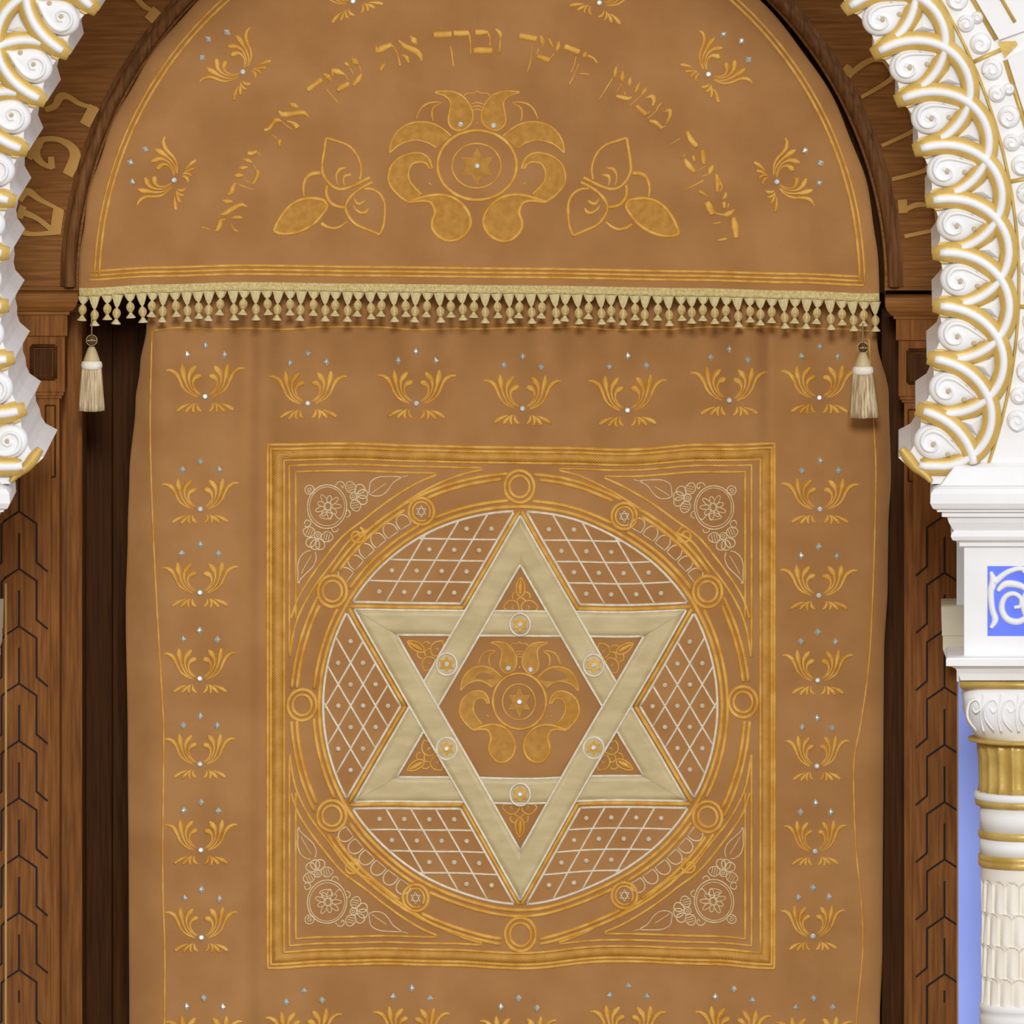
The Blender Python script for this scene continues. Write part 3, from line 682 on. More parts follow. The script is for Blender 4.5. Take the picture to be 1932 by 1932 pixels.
# ================================================================== hanging tassels
def hanging(px, y0, ybead, ycap, ycol, ysk, yend, w0, w1, label, lean=0, yy=-.05):
    t = thing('hanging_tassel', label, 'tassel', P(px, y0, yy), 'pair of hanging tassels')
    z = lambda py: P(px, py, yy).z
    x = P(px, y0, yy).x
    mb = MB()
    lathe(mb, x, yy, [(1.3 * S, z(y0 - 12)), (1.3 * S, z(y0)), (1.2 * S, z(ybead))], 8); mb.build('cord', 'tassel', t)
    mb = MB(); r = 9.5
    lathe(mb, x, yy, [(1.5 * S, z(ybead - r))] + [(r * S * math.cos(a), z(ybead) + r * S * math.sin(a)) for a in (1.1, .7, .3, 0, -.3, -.7, -1.1)] + [(1.5 * S, z(ybead + r))], 16); o = mb.build('glass_bead', 'amber', t)
    mb = MB()
    for k in range(2):
        pts = [(math.cos(a), math.sin(a)) for a in [2 * PI * i / 20 for i in range(20)]]
        V = []; F = []
        for i, (c, s) in enumerate(pts):
            for q, e in ((-.9, 0), (0, .9), (.9, 0), (0, -.9)):
                rr = (r + .6 + e) * S
                V.append((x + rr * c, yy + (rr * s if k else q * S), z(ybead) + (q * S if k else rr * s)))
        for i in range(20):
            for q in range(4): F.append((i * 4 + q, i * 4 + (q + 1) % 4, ((i + 1) % 20) * 4 + (q + 1) % 4, ((i + 1) % 20) * 4 + q))
        mb.add(V, F)
    mb.build('thread_wrap', 'tassel', o)
    mb = MB(); lathe(mb, x, yy, [(5 * S, z(ycap)), (8 * S, z(ycap + 5)), (11 * S, z(ycap + 13)), (15 * S, z(ycol - 2)), (16 * S, z(ycol + 3))], 20, rf=lambda a, i: 1 + .04 * math.sin(10 * a)); mb.build('cap', 'satin', t)
    mb = MB(); h = (ysk - ycol)
    lathe(mb, x, yy, [(14 * S, z(ycol)), (18.6 * S, z(ycol + h * .18)), (20 * S, z(ycol + h * .5)), (19.6 * S, z(ycol + h * .8)), (16 * S, z(ysk))], 28, rf=lambda a, i: 1 + .015 * math.sin(14 * a + i)); mb.build('collar', 'collar', t)
    mb = MB()
    nn = 110; V = []; F = []; lv = 9
    body = []
    for i in range(lv):
        q = i / (lv - 1); rr = (w0 + (w1 - w0) * q) * S
        for k in range(nn):
            a = 2 * PI * k / nn; f = 1 + .05 * math.sin(22 * a + 1.3 * math.sin(3 * a)) + .03 * math.sin(55 * a + q)
            zz = z(ysk - 2 + (yend - ysk + 2) * q) + (random.uniform(-1.6, 1.6) * S if i == lv - 1 else 0)
            V.append((x + lean * q * S + rr * f * math.cos(a), yy + rr * f * math.sin(a) * .8, zz))
    for i in range(lv - 1):
        for k in range(nn): F.append((i * nn + k, i * nn + (k + 1) % nn, (i + 1) * nn + (k + 1) % nn, (i + 1) * nn + k))
    F.append(tuple((lv - 1) * nn + k for k in range(nn)))
    mb.add(V, F); mb.build('skirt', 'tassel', t)
    return t
hanging(173, 606, 642, 654, 680, 697, 774, 18, 24, 'cream silk tassel hanging before the dark wood at the valance\'s left corner')
hanging(1628, 622, 656, 664, 690, 707, 787, 18, 27, 'cream silk tassel hanging before the curtain at the valance\'s right corner', lean=2)

# ================================================================== wooden arch with gilded letters
AX, AY = 909, 540
YW = 0.0
wa = thing('wooden_arch', 'dark oak arch panel with gilded letters around the curtain\'s half-round top', 'arch', P(909, 552, YW))
SW = Surf(YW)
mb = MB(); V = []; F = []; n = 96
for i in range(n + 1):
    a = math.radians(180 + 180 * i / n)
    for r, y in ((761, .1), (761, 0), (1050, 0), (1250, 0), (1250, .1)):
        p = P(AX + r * math.cos(a), AY + r * math.sin(a), YW); p.y = y; V.append(p)
for i in range(n):
    for k in range(4): F.append((i * 5 + k, i * 5 + k + 1, i * 5 + 6 + k, i * 5 + 5 + k))
mb.add(V, F)
for sg in (-1, 1):
    x0, x1 = sorted((P(AX + sg * 760, 0).x, P(AX + sg * 1250, 0).x)); box(mb, x0, x1, .002, .1, P(0, 548).z, P(0, 539).z)
for sg in (-1, 1):
    x0, x1 = sorted((P(AX + sg * 760, 0).x, P(AX + sg * 1250, 0).x)); box(mb, x0, x1, .102, .12, P(0, 575).z, P(0, 530).z)
mb.build('spandrel_panel', 'woodH', wa, smooth=False)
mb = MB(); V = [P(AX + 775 * math.cos(math.radians(180 + 180 * i / 60)), AY + 775 * math.sin(math.radians(180 + 180 * i / 60)), 0) for i in range(61)] + [P(AX + 775, 560, 0), P(AX - 775, 560, 0)]
n0 = len(V); V = [Vector((v.x, .13, v.z)) for v in V] + [Vector((v.x, .15, v.z)) for v in V]
mb.add(V, [tuple(range(n0)), tuple(range(n0, 2 * n0))[::-1]] + [(i, (i + 1) % n0, n0 + (i + 1) % n0, n0 + i) for i in range(n0)])
mb.build('back_board', 'woodD', wa, smooth=False)
mb = MB(); V = []; F = []; n = 120
prof = [(759, .12), (759, .012), (762, .006), (765, .004), (766, -.008), (770, -.02), (777, -.027), (784, -.024), (788, -.014), (789, -.006), (795, -.006), (796, .002)]
K = len(prof)
for i in range(n + 1):
    a = math.radians(180 + 180 * i / n)
    for r, y in prof:
        p = P(AX + r * math.cos(a), AY + r * math.sin(a), YW); p.y = y; V.append(p)
for i in range(n):
    for k in range(K - 1): F.append((i * K + k, i * K + k + 1, i * K + K + k + 1, i * K + K + k))
mb.add(V, F); o = mb.build('roll_moulding', 'woodM', wa)
def gl(ox, sc, strokes):
    mb = MB()
    for si, (p, w) in enumerate(strokes):
        ht = .0035 + .0006 * si
        ws = w if isinstance(w, list) else [w] * len(p)
        q = cr([(ox + x / sc, y / sc, a / sc) for (x, y), a in zip(p, ws)], 6)
        V = []; N = len(q)
        for i, (x, y, ww) in enumerate(q):
            a, b = q[max(0, i - 1)], q[min(N - 1, i + 1)]; dx, dy = b[0] - a[0], b[1] - a[1]; L = math.hypot(dx, dy) or 1
            nx, ny = -dy / L * ww / 2, dx / L * ww / 2
            for s, h in ((-1, -.001), (-1, ht), (1, ht), (1, -.001)): V.append(SW.pt(x + nx * s, y + ny * s, h))
        F = [(i * 4 + k, i * 4 + k + 1, i * 4 + 5 + k, i * 4 + 4 + k) for i in range(N - 1) for k in range(3)] + [(0, 1, 2, 3), tuple((N - 1) * 4 + k for k in range(4))]
        mb.add(V, F)
    mb.build('gilded_letter', 'gilt', wa, smooth=False)
GL = [[([(940, -80), (1000, -10), (1060, 50), (1150, 95)], [30, 36, 36, 22]), ([(1150, 72), (1085, 150)], 82)],
      [([(330, 800), (400, 770), (440, 705), (500, 705), (580, 755), (705, 790)], [40, 50, 60, 40, 34, 26]), ([(690, 775), (618, 910)], 80)],
      [([(215, 1160), (262, 1070), (320, 1015), (430, 1018), (520, 1070), (548, 1150), (492, 1275)], [36, 80, 44, 40, 60, 84, 78]), ([(262, 1070), (268, 1140), (310, 1190), (385, 1225)], [60, 60, 40, 30]), ([(372, 1140), (378, 1228)], [44, 50])],
      [([(140, 1460), (200, 1395), (300, 1460), (455, 1535)], [50, 56, 36, 20]), ([(428, 1525), (402, 1705)], 80), ([(420, 1690), (260, 1705), (170, 1690), (110, 1630)], [40, 30, 44, 56]), ([(372, 1668), (270, 1590), (165, 1545)], [40, 36, 50]), ([(140, 1590), (170, 1500)], 54)]]
for q in GL: gl(0, 3.864, q)
GR = [[([(618, 490), (690, 545)], 70), ([(665, 540), (760, 465), (840, 432), (935, 440)], [40, 42, 38, 34]), ([(905, 430), (965, 510), (955, 580), (745, 708)], [36, 40, 34, 26])],
      [([(1085, 760), (1135, 900), (1118, 955), (895, 1062)], [30, 36, 30, 26])],
      [([(1235, 1130), (1232, 1215), (1180, 1252), (970, 1307)], [40, 40, 30, 28])],
      [([(1045, 1455), (1052, 1552)], 66), ([(1065, 1530), (1150, 1492), (1250, 1498), (1340, 1535)], [34, 38, 32, 34]), ([(1290, 1510), (1315, 1665)], [30, 50]), ([(1320, 1668), (1062, 1722)], 28)],
      [([(560, 80), (640, 20), (720, -40)], 40)]]
for q in GR[:4]: gl(1432, 3.864, q)

# ================================================================== pilasters
def square_loft(mb, x0, x1, yf, yb, lev, m=0):
    """lev: (overhang, z) top to bottom, a mitred moulding around a rectangle plan"""
    V = []; F = []
    for d, z in lev: V += [(x0 - d, yf - d, z), (x1 + d, yf - d, z), (x1 + d, yb, z), (x0 - d, yb, z)]
    n = len(lev)
    for i in range(n - 1):
        for k in range(4): F.append((i * 4 + k, i * 4 + (k + 1) % 4, i * 4 + 4 + (k + 1) % 4, i * 4 + 4 + k))
    F.append((0, 1, 2, 3)); F.append(tuple((n - 1) * 4 + k for k in (3, 2, 1, 0)))
    mb.add(V, F, m)
def pilaster(mir, label, dy=0):
    X = (lambda x: 2 * AX - x) if mir else (lambda x: x)
    root = thing('wooden_pilaster', label, 'pilaster', Vector((P(X(40), 3270, -.02).x, -.02, 0)), 'oak pilasters of the ark')
    yf = -.03
    z = lambda py: P(0, py + dy, yf).z
    xa, xb = sorted((P(X(-95), 0, yf).x, P(X(112), 0, yf).x))
    mb = MB()
    square_loft(mb, xa, xb, yf, .1, [(.046, z(551)), (.046, z(556)), (.047, z(561)), (.046, z(568)), (.041, z(577)), (.033, z(584)), (.026, z(587)), (.026, z(592)), (.020, z(593))]); mb.build('cornice', 'woodH', root, smooth=False)
    mb = MB(); square_loft(mb, xa, xb, yf, .1, [(.020, z(593)), (.020, z(632)), (.016, z(634)), (.014, z(634)), (.014, z(738)), (.011, z(740)), (.011, z(745)), (.006, z(746)), (.006, z(751)), (0, z(752))])
    cap = mb.build('capital_block', 'woodV', root, smooth=False)
    mb = MB()
    s0 = Surf(yf - .014)
    c = 82 if not mir else X(82) ; 
    fr = [(X(60), 653 + dy), (X(104), 653 + dy), (X(104), 714 + dy), (X(60), 714 + dy)]
    for i in range(4): 
        a, b = fr[i], fr[(i + 1) % 4]; cord(mb, s0, [a, b], 8, .006, smooth=False)
    mb.build('panel_frame', 'woodD', cap)
    mb = MB(); fill(mb, s0, [(X(65), 658 + dy), (X(99), 658 + dy), (X(99), 709 + dy), (X(65), 709 + dy)], .002); mb.build('sunk_panel', 'woodD', cap, smooth=False)
    mb = MB(); box(mb, xa, xb, yf, .1, 0, z(752)); sh = mb.build('shaft', 'woodV', root, smooth=False)
    # raised face with cut chevron grooves, built as strips between the grooves
    mb = MB(); a, b = sorted((P(X(-95), 0, yf).x, P(X(96), 0, yf).x))
    box(mb, a, b, yf - .008, yf, 0.02, z(800)); face = mb.build('carved_face', 'woodV', root, smooth=False, bevel=.002)
    s1 = Surf(yf - .008)
    mb = MB()
    def gr(p): 
        q = [(X(x), y) for x, y in p]
        for si, ((x1, y1), (x2, y2)) in enumerate(zip(q, q[1:])):
            gh = .0005 + .00025 * si; dx, dy2 = x2 - x1, y2 - y1; L = math.hypot(dx, dy2); nx, ny = -dy2 / L * 1.9, dx / L * 1.9; ex, ey = dx / L * 1.4, dy2 / L * 1.4
            V = [s1.pt(x1 + nx - ex, y1 + ny - ey, gh), s1.pt(x2 + nx + ex, y2 + ny + ey, gh), s1.pt(x2 - nx + ex, y2 - ny + ey, gh), s1.pt(x1 - nx - ex, y1 - ny - ey, gh)]
            V += [v + Vector((0, .003, 0)) for v in V]
            mb.add(V, [(0, 1, 2, 3), (7, 6, 5, 4), (0, 4, 5, 1), (1, 5, 6, 2), (2, 6, 7, 3), (3, 7, 4, 0)])
    for k in range(-1, 8):
        y0 = (1073 if not mir else 1080.5) + 108.15 * k
        gr([(36, y0 - 66), (36, y0)]); gr([(10, y0 + 17), (36, y0), (69, y0 + 23), (69, y0 + 96), (89, y0 + 113)])
        gr([(10, y0 + 17), (3, y0 + 25), (3, y0 + 96), (-17, y0 + 113)])
    gr([(36, 1870), (36, 1890)]); 
    mb.build('chevron_groove', 'groove', face, smooth=False)['label'] = 'dark chevron lines cut into the oak'
    # narrow upper panel above the carving
    mb = MB(); s2 = Surf(yf)
    for i in range(4):
        q = [(X(86), 765 + dy), (X(104), 765 + dy), (X(104), 900 + dy), (X(86), 900 + dy)]
        cord(mb, s2, [q[i], q[(i + 1) % 4]], 3, .003, smooth=False)
    mb.build('panel_bead', 'woodD', sh)
    mb = MB(); a, b = sorted((P(X(9), 0, yf - .012).x, P(X(13), 0, yf - .012).x)); box(mb, a, b, yf - .012, yf, .02, z(1100)); mb.build('edge_bead', 'woodL', root, smooth=False)
    # jamb strip beside the shaft
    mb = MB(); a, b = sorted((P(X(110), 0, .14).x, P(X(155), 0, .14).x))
    box(mb, a, b, .14, .39, 0, z(600)); mb.build('jamb', 'woodV' if not mir else 'woodD', root, smooth=False, bevel=.002)  # right jamb gets darker oak, its shade put into the colour
    return root
pilaster(0, 'carved oak pilaster with chevron grooves left of the curtain')
pilaster(1, 'carved oak pilaster with chevron grooves right of the curtain', 8)
for mir in (0, 1):
    X = (lambda x: 2 * AX - x) if mir else (lambda x: x)
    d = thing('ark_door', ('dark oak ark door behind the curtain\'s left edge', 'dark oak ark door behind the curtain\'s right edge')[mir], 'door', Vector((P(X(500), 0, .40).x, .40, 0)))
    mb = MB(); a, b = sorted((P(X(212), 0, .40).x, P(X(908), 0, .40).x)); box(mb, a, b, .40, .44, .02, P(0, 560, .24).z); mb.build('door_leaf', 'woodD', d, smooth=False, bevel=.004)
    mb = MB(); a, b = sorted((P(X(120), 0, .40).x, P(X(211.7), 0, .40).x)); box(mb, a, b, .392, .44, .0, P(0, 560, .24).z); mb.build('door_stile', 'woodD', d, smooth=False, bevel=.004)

# ================================================================== plaster arch
YF, YB = -1.2, -.46
PXC, PYC, R = 888.5, 535, 871
right = [-36.2 + 6.483 * k for k in range(10)]
left = [180 - a for a in right][::-1]          # 157.85 .. 216.2
top = [216.2 + (323.8 - 216.2) * i / 17 for i in range(1, 17)]
TH = left + top + [360 + a for a in right]
YBOT = 884
SA = Surf(YF)
def A(th, r): a = math.radians(th); return (PXC + r * math.cos(a), PYC + r * math.sin(a))
arch = thing('carved_arch', 'white plaster horseshoe arch with gilded interlaced bands framing the picture', 'arch', P(888, YBOT, YF))
inner = []
base = 157.85; d0 = 6.483
inner += [(888.5 - 870, 913), (888.5 - 855, 903), (888.5 - 833, 888)]
for t, t2 in zip(TH, TH[1:]):
    for f, dr in ((0, 0), (.2, 17), (.35, 20), (.5, 18), (.65, 20), (.8, 17)): inner.append(A(t + (t2 - t) * f, R + dr))
inner.append(A(TH[-1], R)); inner += [(888.5 + 833, 888), (888.5 + 855, 903), (888.5 + 870, 913)]
mb = MB(); V = []; F = []
for x, y in inner:
    a = math.atan2(y - PYC, x - PXC); ox, oy = PXC + 1230 * math.cos(a), PYC + 1230 * math.sin(a)
    if oy > 912 or y > 890: oy = 913; ox = PXC + math.copysign(1150, x - PXC)
    for (u, v), yy in (((x, y), YB), ((x, y), YF), ((ox, oy), YF), ((ox, oy), YB)):
        p = P(u, v, YF); p.y = yy; V.append(p)
for i in range(len(inner) - 1):
    for k in range(4): F.append((i * 4 + k, i * 4 + (k + 1) % 4, i * 4 + 4 + (k + 1) % 4, i * 4 + 4 + k))
mb.add(V, F); mb.build('arch_body', 'plaster', arch, smooth=False)
# interlaced bands
ext = [TH[0] - 2 * d0, TH[0] - d0] + TH + [TH[-1] + d0, TH[-1] + 2 * d0]
for k in range(len(ext) - 2):
    t0, t2 = ext[k], ext[k + 2]
    q = []
    for i in range(33):
        s = PI * i / 32
        th = t0 + (1 - math.cos(s)) / 2 * (t2 - t0)
        q.append((*A(th, R + 16 + 130 * math.sin(s)), math.cos(s)))
    q = [p for p in q if p[1] < YBOT - 4 and not (p[1] > 862 and abs(p[0] - PXC) < 835)]
    if len(q) < 4: continue
    pts = [(p[0], p[1]) for p in q]; c = [p[2] for p in q]; N = len(q)
    hf = lambda t: .006 * c[min(N - 1, int(round(t * (N - 1))))]
    gp = list(pts)
    if c[0] > .99: gp[0] = A(t0, R + 1)
    if c[-1] < -.99: gp[-1] = A(t2, R + 1)
    mb = MB(); cord(mb, SA, gp, [24 if i in (0, N - 1) else 36 for i in range(N)], .009, smooth=False, h0=.010, hf=hf)
    o = mb.build('gilded_band', 'giltpaint', arch)
    mb = MB(); ws = [16.5] * N
    ins = pts; c2 = c
    hf2 = lambda t: .006 * c2[min(len(c2) - 1, int(round(t * (len(c2) - 1))))]
    cord(mb, SA, ins, 15.5, .011, smooth=False, h0=.0165, hf=hf2); mb.build('white_rib', 'plaster', o)
for t in TH:
    k = 6.4
    if A(t, R)[1] > 850: continue
    mb = MB(); fill(mb, SA, [A(t, R + 1), A(t + .19 * k, R + 17), A(t + .2 * k, R + 30), A(t - .2 * k, R + 30), A(t - .19 * k, R + 17)], .015); mb.build('gilded_point', 'giltpaint', arch, smooth=False)
for sg in (-1, 1):
    mb = MB(); cord(mb, SA, [(PXC + sg * a, b) for a, b in ((812, 846), (824, 862), (838, 880), (856, 894), (868, 908))], [14, 22, 20, 15, 10], .012, h0=.004); mb.build('gilded_edge', 'giltpaint', arch)
# tear-drop scrolls and small pyramids
for t, t2 in zip(ext[1:-2], ext[2:-1]):
    mid = (t + t2) / 2; k = math.radians(mid)
    e = (math.cos(k), math.sin(k)); f = (-e[1], e[0])
    T = lambda a, r: (PXC + e[0] * (R + r) + f[0] * a, PYC + e[1] * (R + r) + f[1] * a)
    if T(0, 50)[1] > YBOT - 24 or not (t >= TH[0] - .1 and t2 <= TH[-1] + .1): continue
    q = [(0, 14), (-15, 18), (-27, 30), (-33, 47), (-30, 65), (-20, 83), (-9, 99), (3, 114), (9, 99), (20, 83), (30, 65), (33, 47), (27, 30), (15, 18)]
    mb = MB(); dome(mb, SA, cr([T(a, r) for a, r in q], 3, True), .020, h0=.002)
    spi = [(2, 104), (-15, 74), (-21, 56), (-19, 40), (-7, 30), (8, 31), (17, 42), (15, 56), (4, 61), (-5, 53), (-1, 46)]
    for a, r, w in ((4, 52, 4.5), (12, 84, 5), (-12, 82, 4)):
        dome(mb, SA, ell(*T(a, r), w, w, 10), .004, h0=.0225 if a == 4 else .018, m=1)  # tan dots paint the shade of small hollows in the scroll
    o = mb.build('teardrop_scroll', ['plaster', 'dimple_shade'], arch)
    mb = MB(); cord(mb, SA, [T(a, r) for a, r in spi], [4, 8, 10, 11, 10, 9, 8, 7, 7, 8, 10], .011, h0=.017); mb.build('spiral_ridge', 'plaster', o)
for t in TH:
    if A(t, R + 105)[1] > YBOT - 40: continue
    k = math.radians(t); e = (math.cos(k), math.sin(k)); f = (-e[1], e[0])
    T = lambda a, r: (PXC + e[0] * (R + r) + f[0] * a, PYC + e[1] * (R + r) + f[1] * a)
    mb = MB(); b3 = [T(0, 76), T(-18, 126), T(18, 126)]; V = [SA.pt(*p, .003) for p in b3] + [SA.pt(*T(0, 110), .016)]
    mb.add(V, [(0, 1, 3), (1, 2, 3), (2, 0, 3)]); mb.build('small_pyramid', 'plaster', arch, smooth=False)
# outer foliage zone, radial gilt bars, chord lines and raised panels
PH = [-23.8 + 13.1 * k for k in range(-1, 4)]
for side in (0, 1):
    ang = (lambda a: a) if not side else (lambda a: 180 - a)
    for a, b in zip(PH, PH[1:]):
        mb = MB(); cord(mb, SA, [A(ang(a), R + 158), A(ang(a), R + 222)], 9, .006, smooth=False)
        cord(mb, SA, [A(ang(a + 1.1), R + 222), A(ang(b - 1.1), R + 222)], 11, .006, smooth=False)
        cord(mb, SA, [A(ang(a + 1.9), R + 268), A(ang(b - 1.9), R + 268)], 8, .004, smooth=False, h0=.014)
        fill(mb, SA, [A(ang(a - .9), R + 222), A(ang(a + .9), R + 222), A(ang(a + .2), R + 255), A(ang(a - .2), R + 255)], .003)
        mb.build('gilt_line', 'giltdeep', arch)
        mb = MB(); fill(mb, SA, [A(ang(a + 1.0), R + 227), A(ang(b - 1.0), R + 227), A(ang(b - .5), R + 340), A(ang(a + .5), R + 340)], .014); mb.build('raised_panel', 'plaster', arch, smooth=False)
        for fr, r0, rad in ((.11, 192, 21), (.3, 184, 17), (.3, 208, 12), (.5, 192, 22), (.7, 184, 17), (.7, 208, 12), (.89, 192, 21)):
            th = ang(a + (b - a) * fr); cx, cy = A(th, R + r0)
            if cy > YBOT - 18: continue
            mb = MB(); dome(mb, SA, ell(cx, cy, rad, rad, 18), .016, h0=.0)
            mb2 = MB(); pts = [(cx + (rad - 4) * (1 - i / 12 * .85) * math.cos(i * .62 + th), cy + (rad - 4) * (1 - i / 12 * .85) * math.sin(i * .62 + th)) for i in range(13)]
            o = mb.build('foliage_boss', 'plaster', arch); cord(mb2, SA, pts, [6] * 13, .008, h0=.012); mb2.build('spiral_ridge', 'plaster', o)
mb = MB(); cord(mb, SA, [A(158 + (382 - 158) * i / 150, R + 163) for i in range(151)], 7, .007, smooth=False); mb.build('gilt_line', 'giltdeep', arch)

# ================================================================== columns
def column(mir, label):
    X = (lambda x: 2 * 888.5 - x) if mir else (lambda x: x)
    yc = -1.08
    xc = P(X(1938), 0, YF).x
    root = thing('plaster_column', label, 'column', Vector((xc, yc, 0)), 'columns carrying the arch')
    hw = (1938 - 1819) * S * (D + YF) / D
    z = lambda py: P(0, py, YF).z
    q = lambda x: (1819 - x) * S * (D + YF) / D
    spr = [(q(1818), 872), (q(1800), 880), (q(1788), 895), (q(1774), 912.5)]
    mb = MB(); square_loft(mb, xc - hw, xc + hw, YF, YF + .3, [(d, z(y)) for d, y in spr]); mb.build('springing_moulding', 'plaster', arch, smooth=False)
    lev = [(q(1774), 913), (q(1762), 918), (q(1756), 926), (q(1755), 944), (q(1760), 954), (q(1768), 958), (q(1768), 961), (q(1777), 962), (q(1777), 971), (q(1787), 973), (q(1790), 983), (q(1796), 994), (q(1800), 1000), (q(1796), 1003), (q(1794), 1010), (q(1797), 1017), (q(1804), 1020), (q(1810), 1023), (q(1810), 1030), (q(1819), 1030.5)]
    mb = MB(); square_loft(mb, xc - hw, xc + hw, YF, yc + .1, [(d, z(y)) for d, y in lev]); mb.build('impost_moulding', 'plaster', root, smooth=False)
    mb = MB(); square_loft(mb, xc - hw, xc + hw, YF, yc + .1, [(d, z(y)) for d, y in [(0, 1030.5), (0, 1237), (q(1787), 1238), (q(1785), 1241), (q(1785), 1253), (q(1794), 1255), (q(1803), 1260), (q(1809), 1270), (q(1812), 1283), (q(1830), 1285)]])
    blk = mb.build('impost_block', 'plaster', root, smooth=False)
    s0 = Surf(YF)
    mb = MB(); fill(mb, s0, [(X(1863), 1068), (X(2013), 1068), (X(2013), 1200), (X(1863), 1200)], .0005); bp = mb.build('blue_panel', 'blue', blk, smooth=False)
    mb = MB()
    def t3(p): return [(X(1432 + x / 3.864), 900 + y / 3.864) for x, y in p]
    for sx in (0, 1):
        m2 = (lambda p: [(2 * X(1938) - x, y) for x, y in p]) if sx else (lambda p: p)
        for p, w in (([(1690, 690), (1708, 760), (1690, 840), (1700, 960), (1722, 1040), (1690, 1100)], [6, 15, 13, 12, 13, 7]), ([(1715, 770), (1800, 700), (1900, 668), (1990, 690)], [13, 11, 10, 8]), ([(1740, 830), (1800, 780), (1900, 790), (1960, 830)], [8, 14, 13, 9]),
                     ([(1960, 830), (1985, 920), (1960, 1010), (1890, 1055), (1810, 1035), (1770, 960), (1790, 880), (1850, 850), (1905, 880), (1905, 940), (1860, 950)], [9, 11, 12, 13, 13, 12, 11, 10, 9, 8, 7])):
            cord(mb, s0, m2(t3(p)), w, .008)
    mb.build('white_scrollwork', 'plaster', bp)
    s = S * (D + YF) / D
    # rope
    mb = MB(); square_loft(mb, xc - hw, xc + hw, YF, yc + .1, [(q(1818), z(1285)), (q(1812), z(1287)), (q(1810), z(1292)), (q(1812), z(1298)), (q(1818), z(1301))]); mb.build('rope_moulding', 'giltdeep', root)
    # basket capital: square top to round neck
    V = []; F = []; n = 64
    lv = [(1301, 121, 6), (1320, 122, 6), (1345, 120, 5), (1368, 114, 4), (1385, 106, 3), (1398, 97, 2.2), (1402, 94, 2)]
    for y, r, e in lv:
        for k in range(n):
            a = 2 * PI * k / n; c, s_ = math.cos(a), math.sin(a)
            g = (abs(c) ** e + abs(s_) ** e) ** (-1 / e)
            bmp = 1 + .022 * math.sin(8 * a + y * .12) * math.cos(y * .21 + 3 * a) if 1301 < y < 1398 else 1
            V.append((xc + r * s * g * c * bmp, yc + (r * s * g * s_ * bmp) * .82, z(y)))
    for i in range(len(lv) - 1):
        for k in range(n): F.append((i * n + k, i * n + (k + 1) % n, i * n + n + (k + 1) % n, i * n + n + k))
    F.append(tuple(range(n)))
    mb = MB(); mb.add(V, F); bk = mb.build('basket_capital', 'plaster', root)
    mb = MB(); sf = Surf(yc - 119 * s * .82)
    for i in range(7):
        cx, cy = X(1838 + i * 33), 1340
        cord(mb, sf, [(cx + 4, 1378), (cx - 12, 1355), (cx - 10, 1328), (cx + 4, 1320), (cx + 12, 1334), (cx + 3, 1344), (cx - 3, 1336)], [3, 5, 6, 6, 5, 5, 4], .006)
        cord(mb, sf, [(cx + 18, 1310), (cx + 12, 1350), (cx + 18, 1380)], [6, 3, 5], .005)
    mb.build('capital_relief', 'plaster', bk)
    r0 = 90 * s
    lt = lambda prof, name, mk, n=72, rf=None, par=root: (lambda m: (lathe(m, xc, yc, [(r * s, z(y)) for r, y in prof], n, rf=rf), m.build(name, mk, par))[1])(MB())
    lt([(94, 1400), (112, 1401), (110, 1406), (90, 1408)], 'gilt_collar', 'giltdeep')
    lt([(92, 1406), (92, 1420), (89, 1440), (88, 1490), (91, 1503)], 'fluted_neck', 'giltdeep', 160, rf=lambda a, i: 1.03 - .085 * abs(math.sin(10 * a)) ** .7)
    lt([(91, 1502), (98, 1503), (100, 1508), (100, 1514), (97, 1517)], 'neck_ring', 'plaster')
    lt([(97, 1516), (99, 1520), (97, 1527), (90, 1530)], 'gilt_ring', 'giltdeep')
    lt([(89, 1529), (89, 1576)], 'upper_shaft', 'plaster')
    lt([(89, 1575), (92, 1578), (92, 1587), (89, 1590)], 'gilt_ring', 'giltdeep')
    lt([(89, 1589), (89, 1621)], 'upper_shaft', 'plaster')
    lt([(89, 1620), (92, 1622), (92, 1629), (90.5, 1631), (92, 1634), (92, 1641), (88, 1644)], 'gilt_ring', 'giltdeep')
    # scaled shaft
    V = []; F = []; nt, sub = 18, 14; n = nt * sub; rows = []
    ys = [1643 + i * 3.05 for i in range(int((1905 - 1643) / 3.05) + 1)]
    for y in ys:
        for k in range(n):
            a = k / sub; row = math.floor((y - 1666) / 61.); fy = ((y - 1666) / 61.) % 1.0
            if y < 1666: dr = 0
            else:
                t = (a + .5 * (row % 2)) % 1.0; x = abs(t - .5) * 2        # 0 centre .. 1 edge
                arch_ = .22 * (1 - math.sqrt(max(0, 1 - x ** 2.5)))        # round-headed tile
                dr = -.6
                if fy > arch_ + .05 and x < .93: dr = -6.5 + 7.2 * (1 - x ** 1.6) * min(1, .3 + fy * .8)
                elif fy < arch_: dr = -.2
            r = (87 + dr) * s; an = 2 * PI * k / n
            V.append((xc + r * math.cos(an), yc + r * math.sin(an), z(y)))
    for i in range(len(ys) - 1):
        for k in range(n): F.append((i * n + k, i * n + (k + 1) % n, i * n + n + (k + 1) % n, i * n + n + k))
    mb = MB(); mb.add(V, F); mb.build('scaled_shaft', 'plasterwarm', root, smooth=False)
    lt([(87, 1902), (90, 1905), (90, 1915), (87, 1918), (89, 1925), (90, 1940), (87, 1944), (87, 3100), (105, 3105), (110, 3140), (110, 3160), (125, 3165), (125, 3258)], 'lower_shaft', 'plaster')
    return root
column(0, 'white plaster column with gilded rings and a blue scrollwork block at the right edge')
column(1, 'white plaster column whose moulded impost peeks in at the left edge')

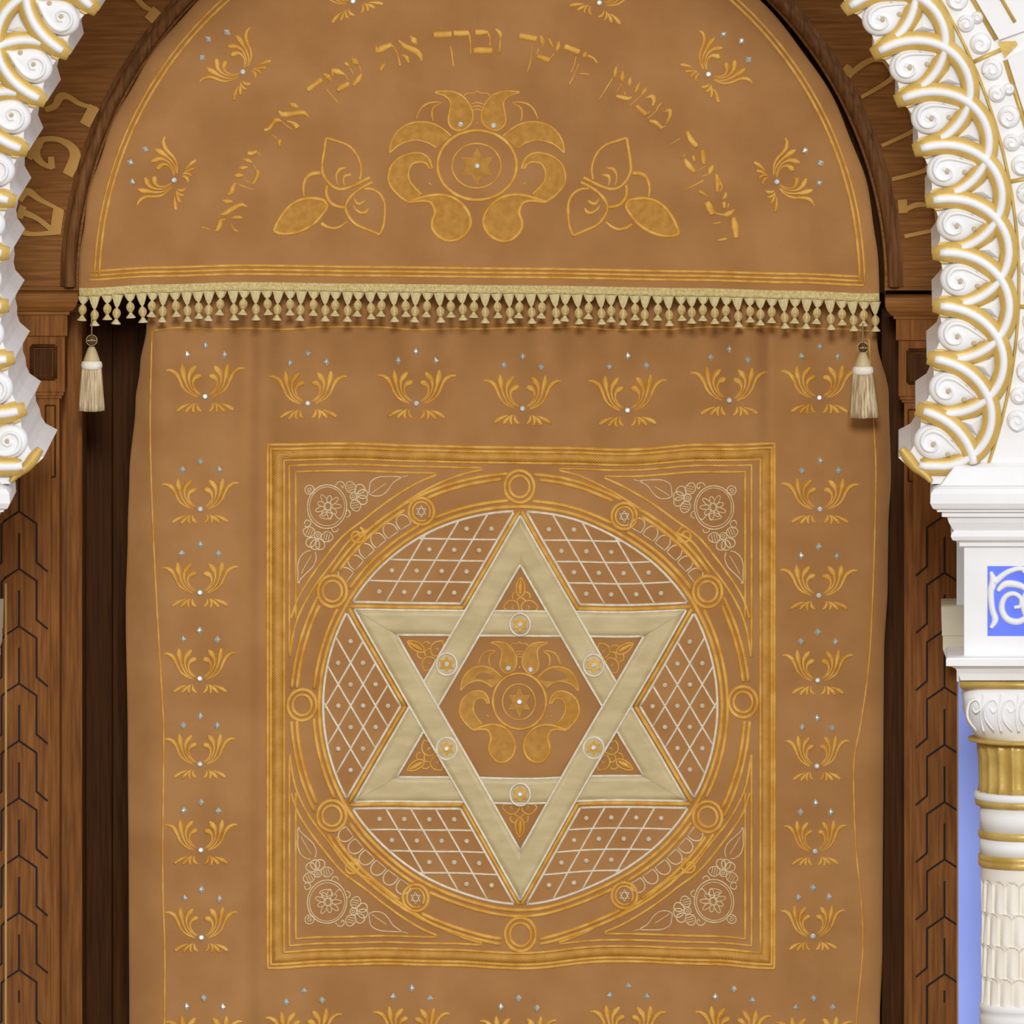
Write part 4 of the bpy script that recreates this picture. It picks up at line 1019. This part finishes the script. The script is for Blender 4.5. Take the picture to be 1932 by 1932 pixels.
# ================================================================== setting
def wall(name, mk, pxa, pxb, pya, pyb, yf, yb):
    mb = MB(); pbox(mb, pxa, pxb, pya, pyb, yf, yb); return struct(mb.build(name, mk, None, smooth=False))
for nm, mir in (('right', 0), ('left', 1)):
    X = (lambda x: 2 * 888.5 - x) if mir else (lambda x: x)
    a, b = sorted((X(1808), X(2500)))
    yj = -.2
    o = wall('wall_' + nm, 'lilac', a, b, 1286, 3266, yj, .12)
    a, b = sorted((X(1805), X(2500))); o = wall('wall_%s_upper' % nm, 'plaster', a, b, 940, 1286, yj, .12)
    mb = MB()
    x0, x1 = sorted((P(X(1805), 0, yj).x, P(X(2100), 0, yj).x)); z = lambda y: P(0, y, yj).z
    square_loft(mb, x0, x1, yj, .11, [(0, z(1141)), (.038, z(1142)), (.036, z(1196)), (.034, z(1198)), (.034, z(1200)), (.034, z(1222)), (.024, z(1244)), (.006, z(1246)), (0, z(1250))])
    o = mb.build('trim_%d' % (mir + 1), 'stucco_shaded', None, smooth=False); struct(o)
# wood edge strip at the blue wall
for i, mir in enumerate((0, 1)):
    X = (lambda x: 2 * AX - x) if mir else (lambda x: x)
mb = MB(); box(mb, -10, 10, -48, 6, -.05, 0); struct(mb.build('floor', 'stone', None, smooth=False))
mb = MB(); box(mb, -8, 8, .5, .6, 0, 7); struct(mb.build('wall_back', 'plaster', None, smooth=False))

# ================================================================== light, camera
w = bpy.data.worlds.new('World'); bpy.context.scene.world = w; w.use_nodes = True
wn = w.node_tree.nodes; wl = w.node_tree.links; bg = wn['Background']
tc = wn.new('ShaderNodeTexCoord'); sx_ = wn.new('ShaderNodeSeparateXYZ'); mr = wn.new('ShaderNodeMapRange'); rp = wn.new('ShaderNodeValToRGB')
mr.inputs['From Min'].default_value = -1; mr.inputs['From Max'].default_value = 1
wl.new(tc.outputs['Generated'], sx_.inputs[0]); wl.new(sx_.outputs['X'], mr.inputs['Value']); wl.new(mr.outputs[0], rp.inputs['Fac'])
e = rp.color_ramp.elements   # added ambient gradient to tint the soffits: cool, bright right; warm, dim left
e[0].position = 0; e[0].color = (.34, .26, .14, 1); e[1].position = 1; e[1].color = (1.5, 1.6, 1.85, 1)
m_ = rp.color_ramp.elements.new(.5); m_.color = (.62, .62, .62, 1)
mz = wn.new('ShaderNodeMapRange'); mz.inputs['From Min'].default_value = -.1; mz.inputs['From Max'].default_value = .7
mz.inputs['To Min'].default_value = .40; mz.inputs['To Max'].default_value = 1.0
wl.new(sx_.outputs['Z'], mz.inputs['Value']); wl.new(mz.outputs[0], bg.inputs['Strength'])
wl.new(rp.outputs['Color'], bg.inputs['Color'])
def area(name, loc, target, size, power, col):
    l = bpy.data.lights.new(name, 'AREA'); l.shape = 'SQUARE'; l.size = size; l.energy = power; l.color = col
    o = bpy.data.objects.new(name, l); C.objects.link(o); o.location = loc
    o.rotation_euler = (Vector(target) - Vector(loc)).to_track_quat('-Z', 'Y').to_euler(); return o
area('key_light', (.6, -30, 13.0), (0, 0, 3), 4.5, 5500, (.95, .97, 1))  # unseen key light, added in front so the arch casts little shadow
cam = bpy.data.cameras.new('Camera'); co = bpy.data.objects.new('Camera', cam); C.objects.link(co)
co.location = (CX, -D, CZ); co.rotation_euler = (PI / 2, 0, 0)
cam.sensor_width = 36; cam.lens = D / (S * 1932) * 36
cam.shift_x = -(VX - 966) / 1932; cam.shift_y = -(966 - VY) / 1932
cam.clip_end = 120
cam.dof.use_dof = True; cam.dof.focus_distance = D; cam.dof.aperture_fstop = 8.5
sc = bpy.context.scene; sc.camera = co
sc.view_settings.view_transform = 'Standard'; sc.view_settings.look = 'None'
sc.view_settings.exposure = 0; sc.view_settings.gamma = 1; sc.view_settings.use_curve_mapping = False
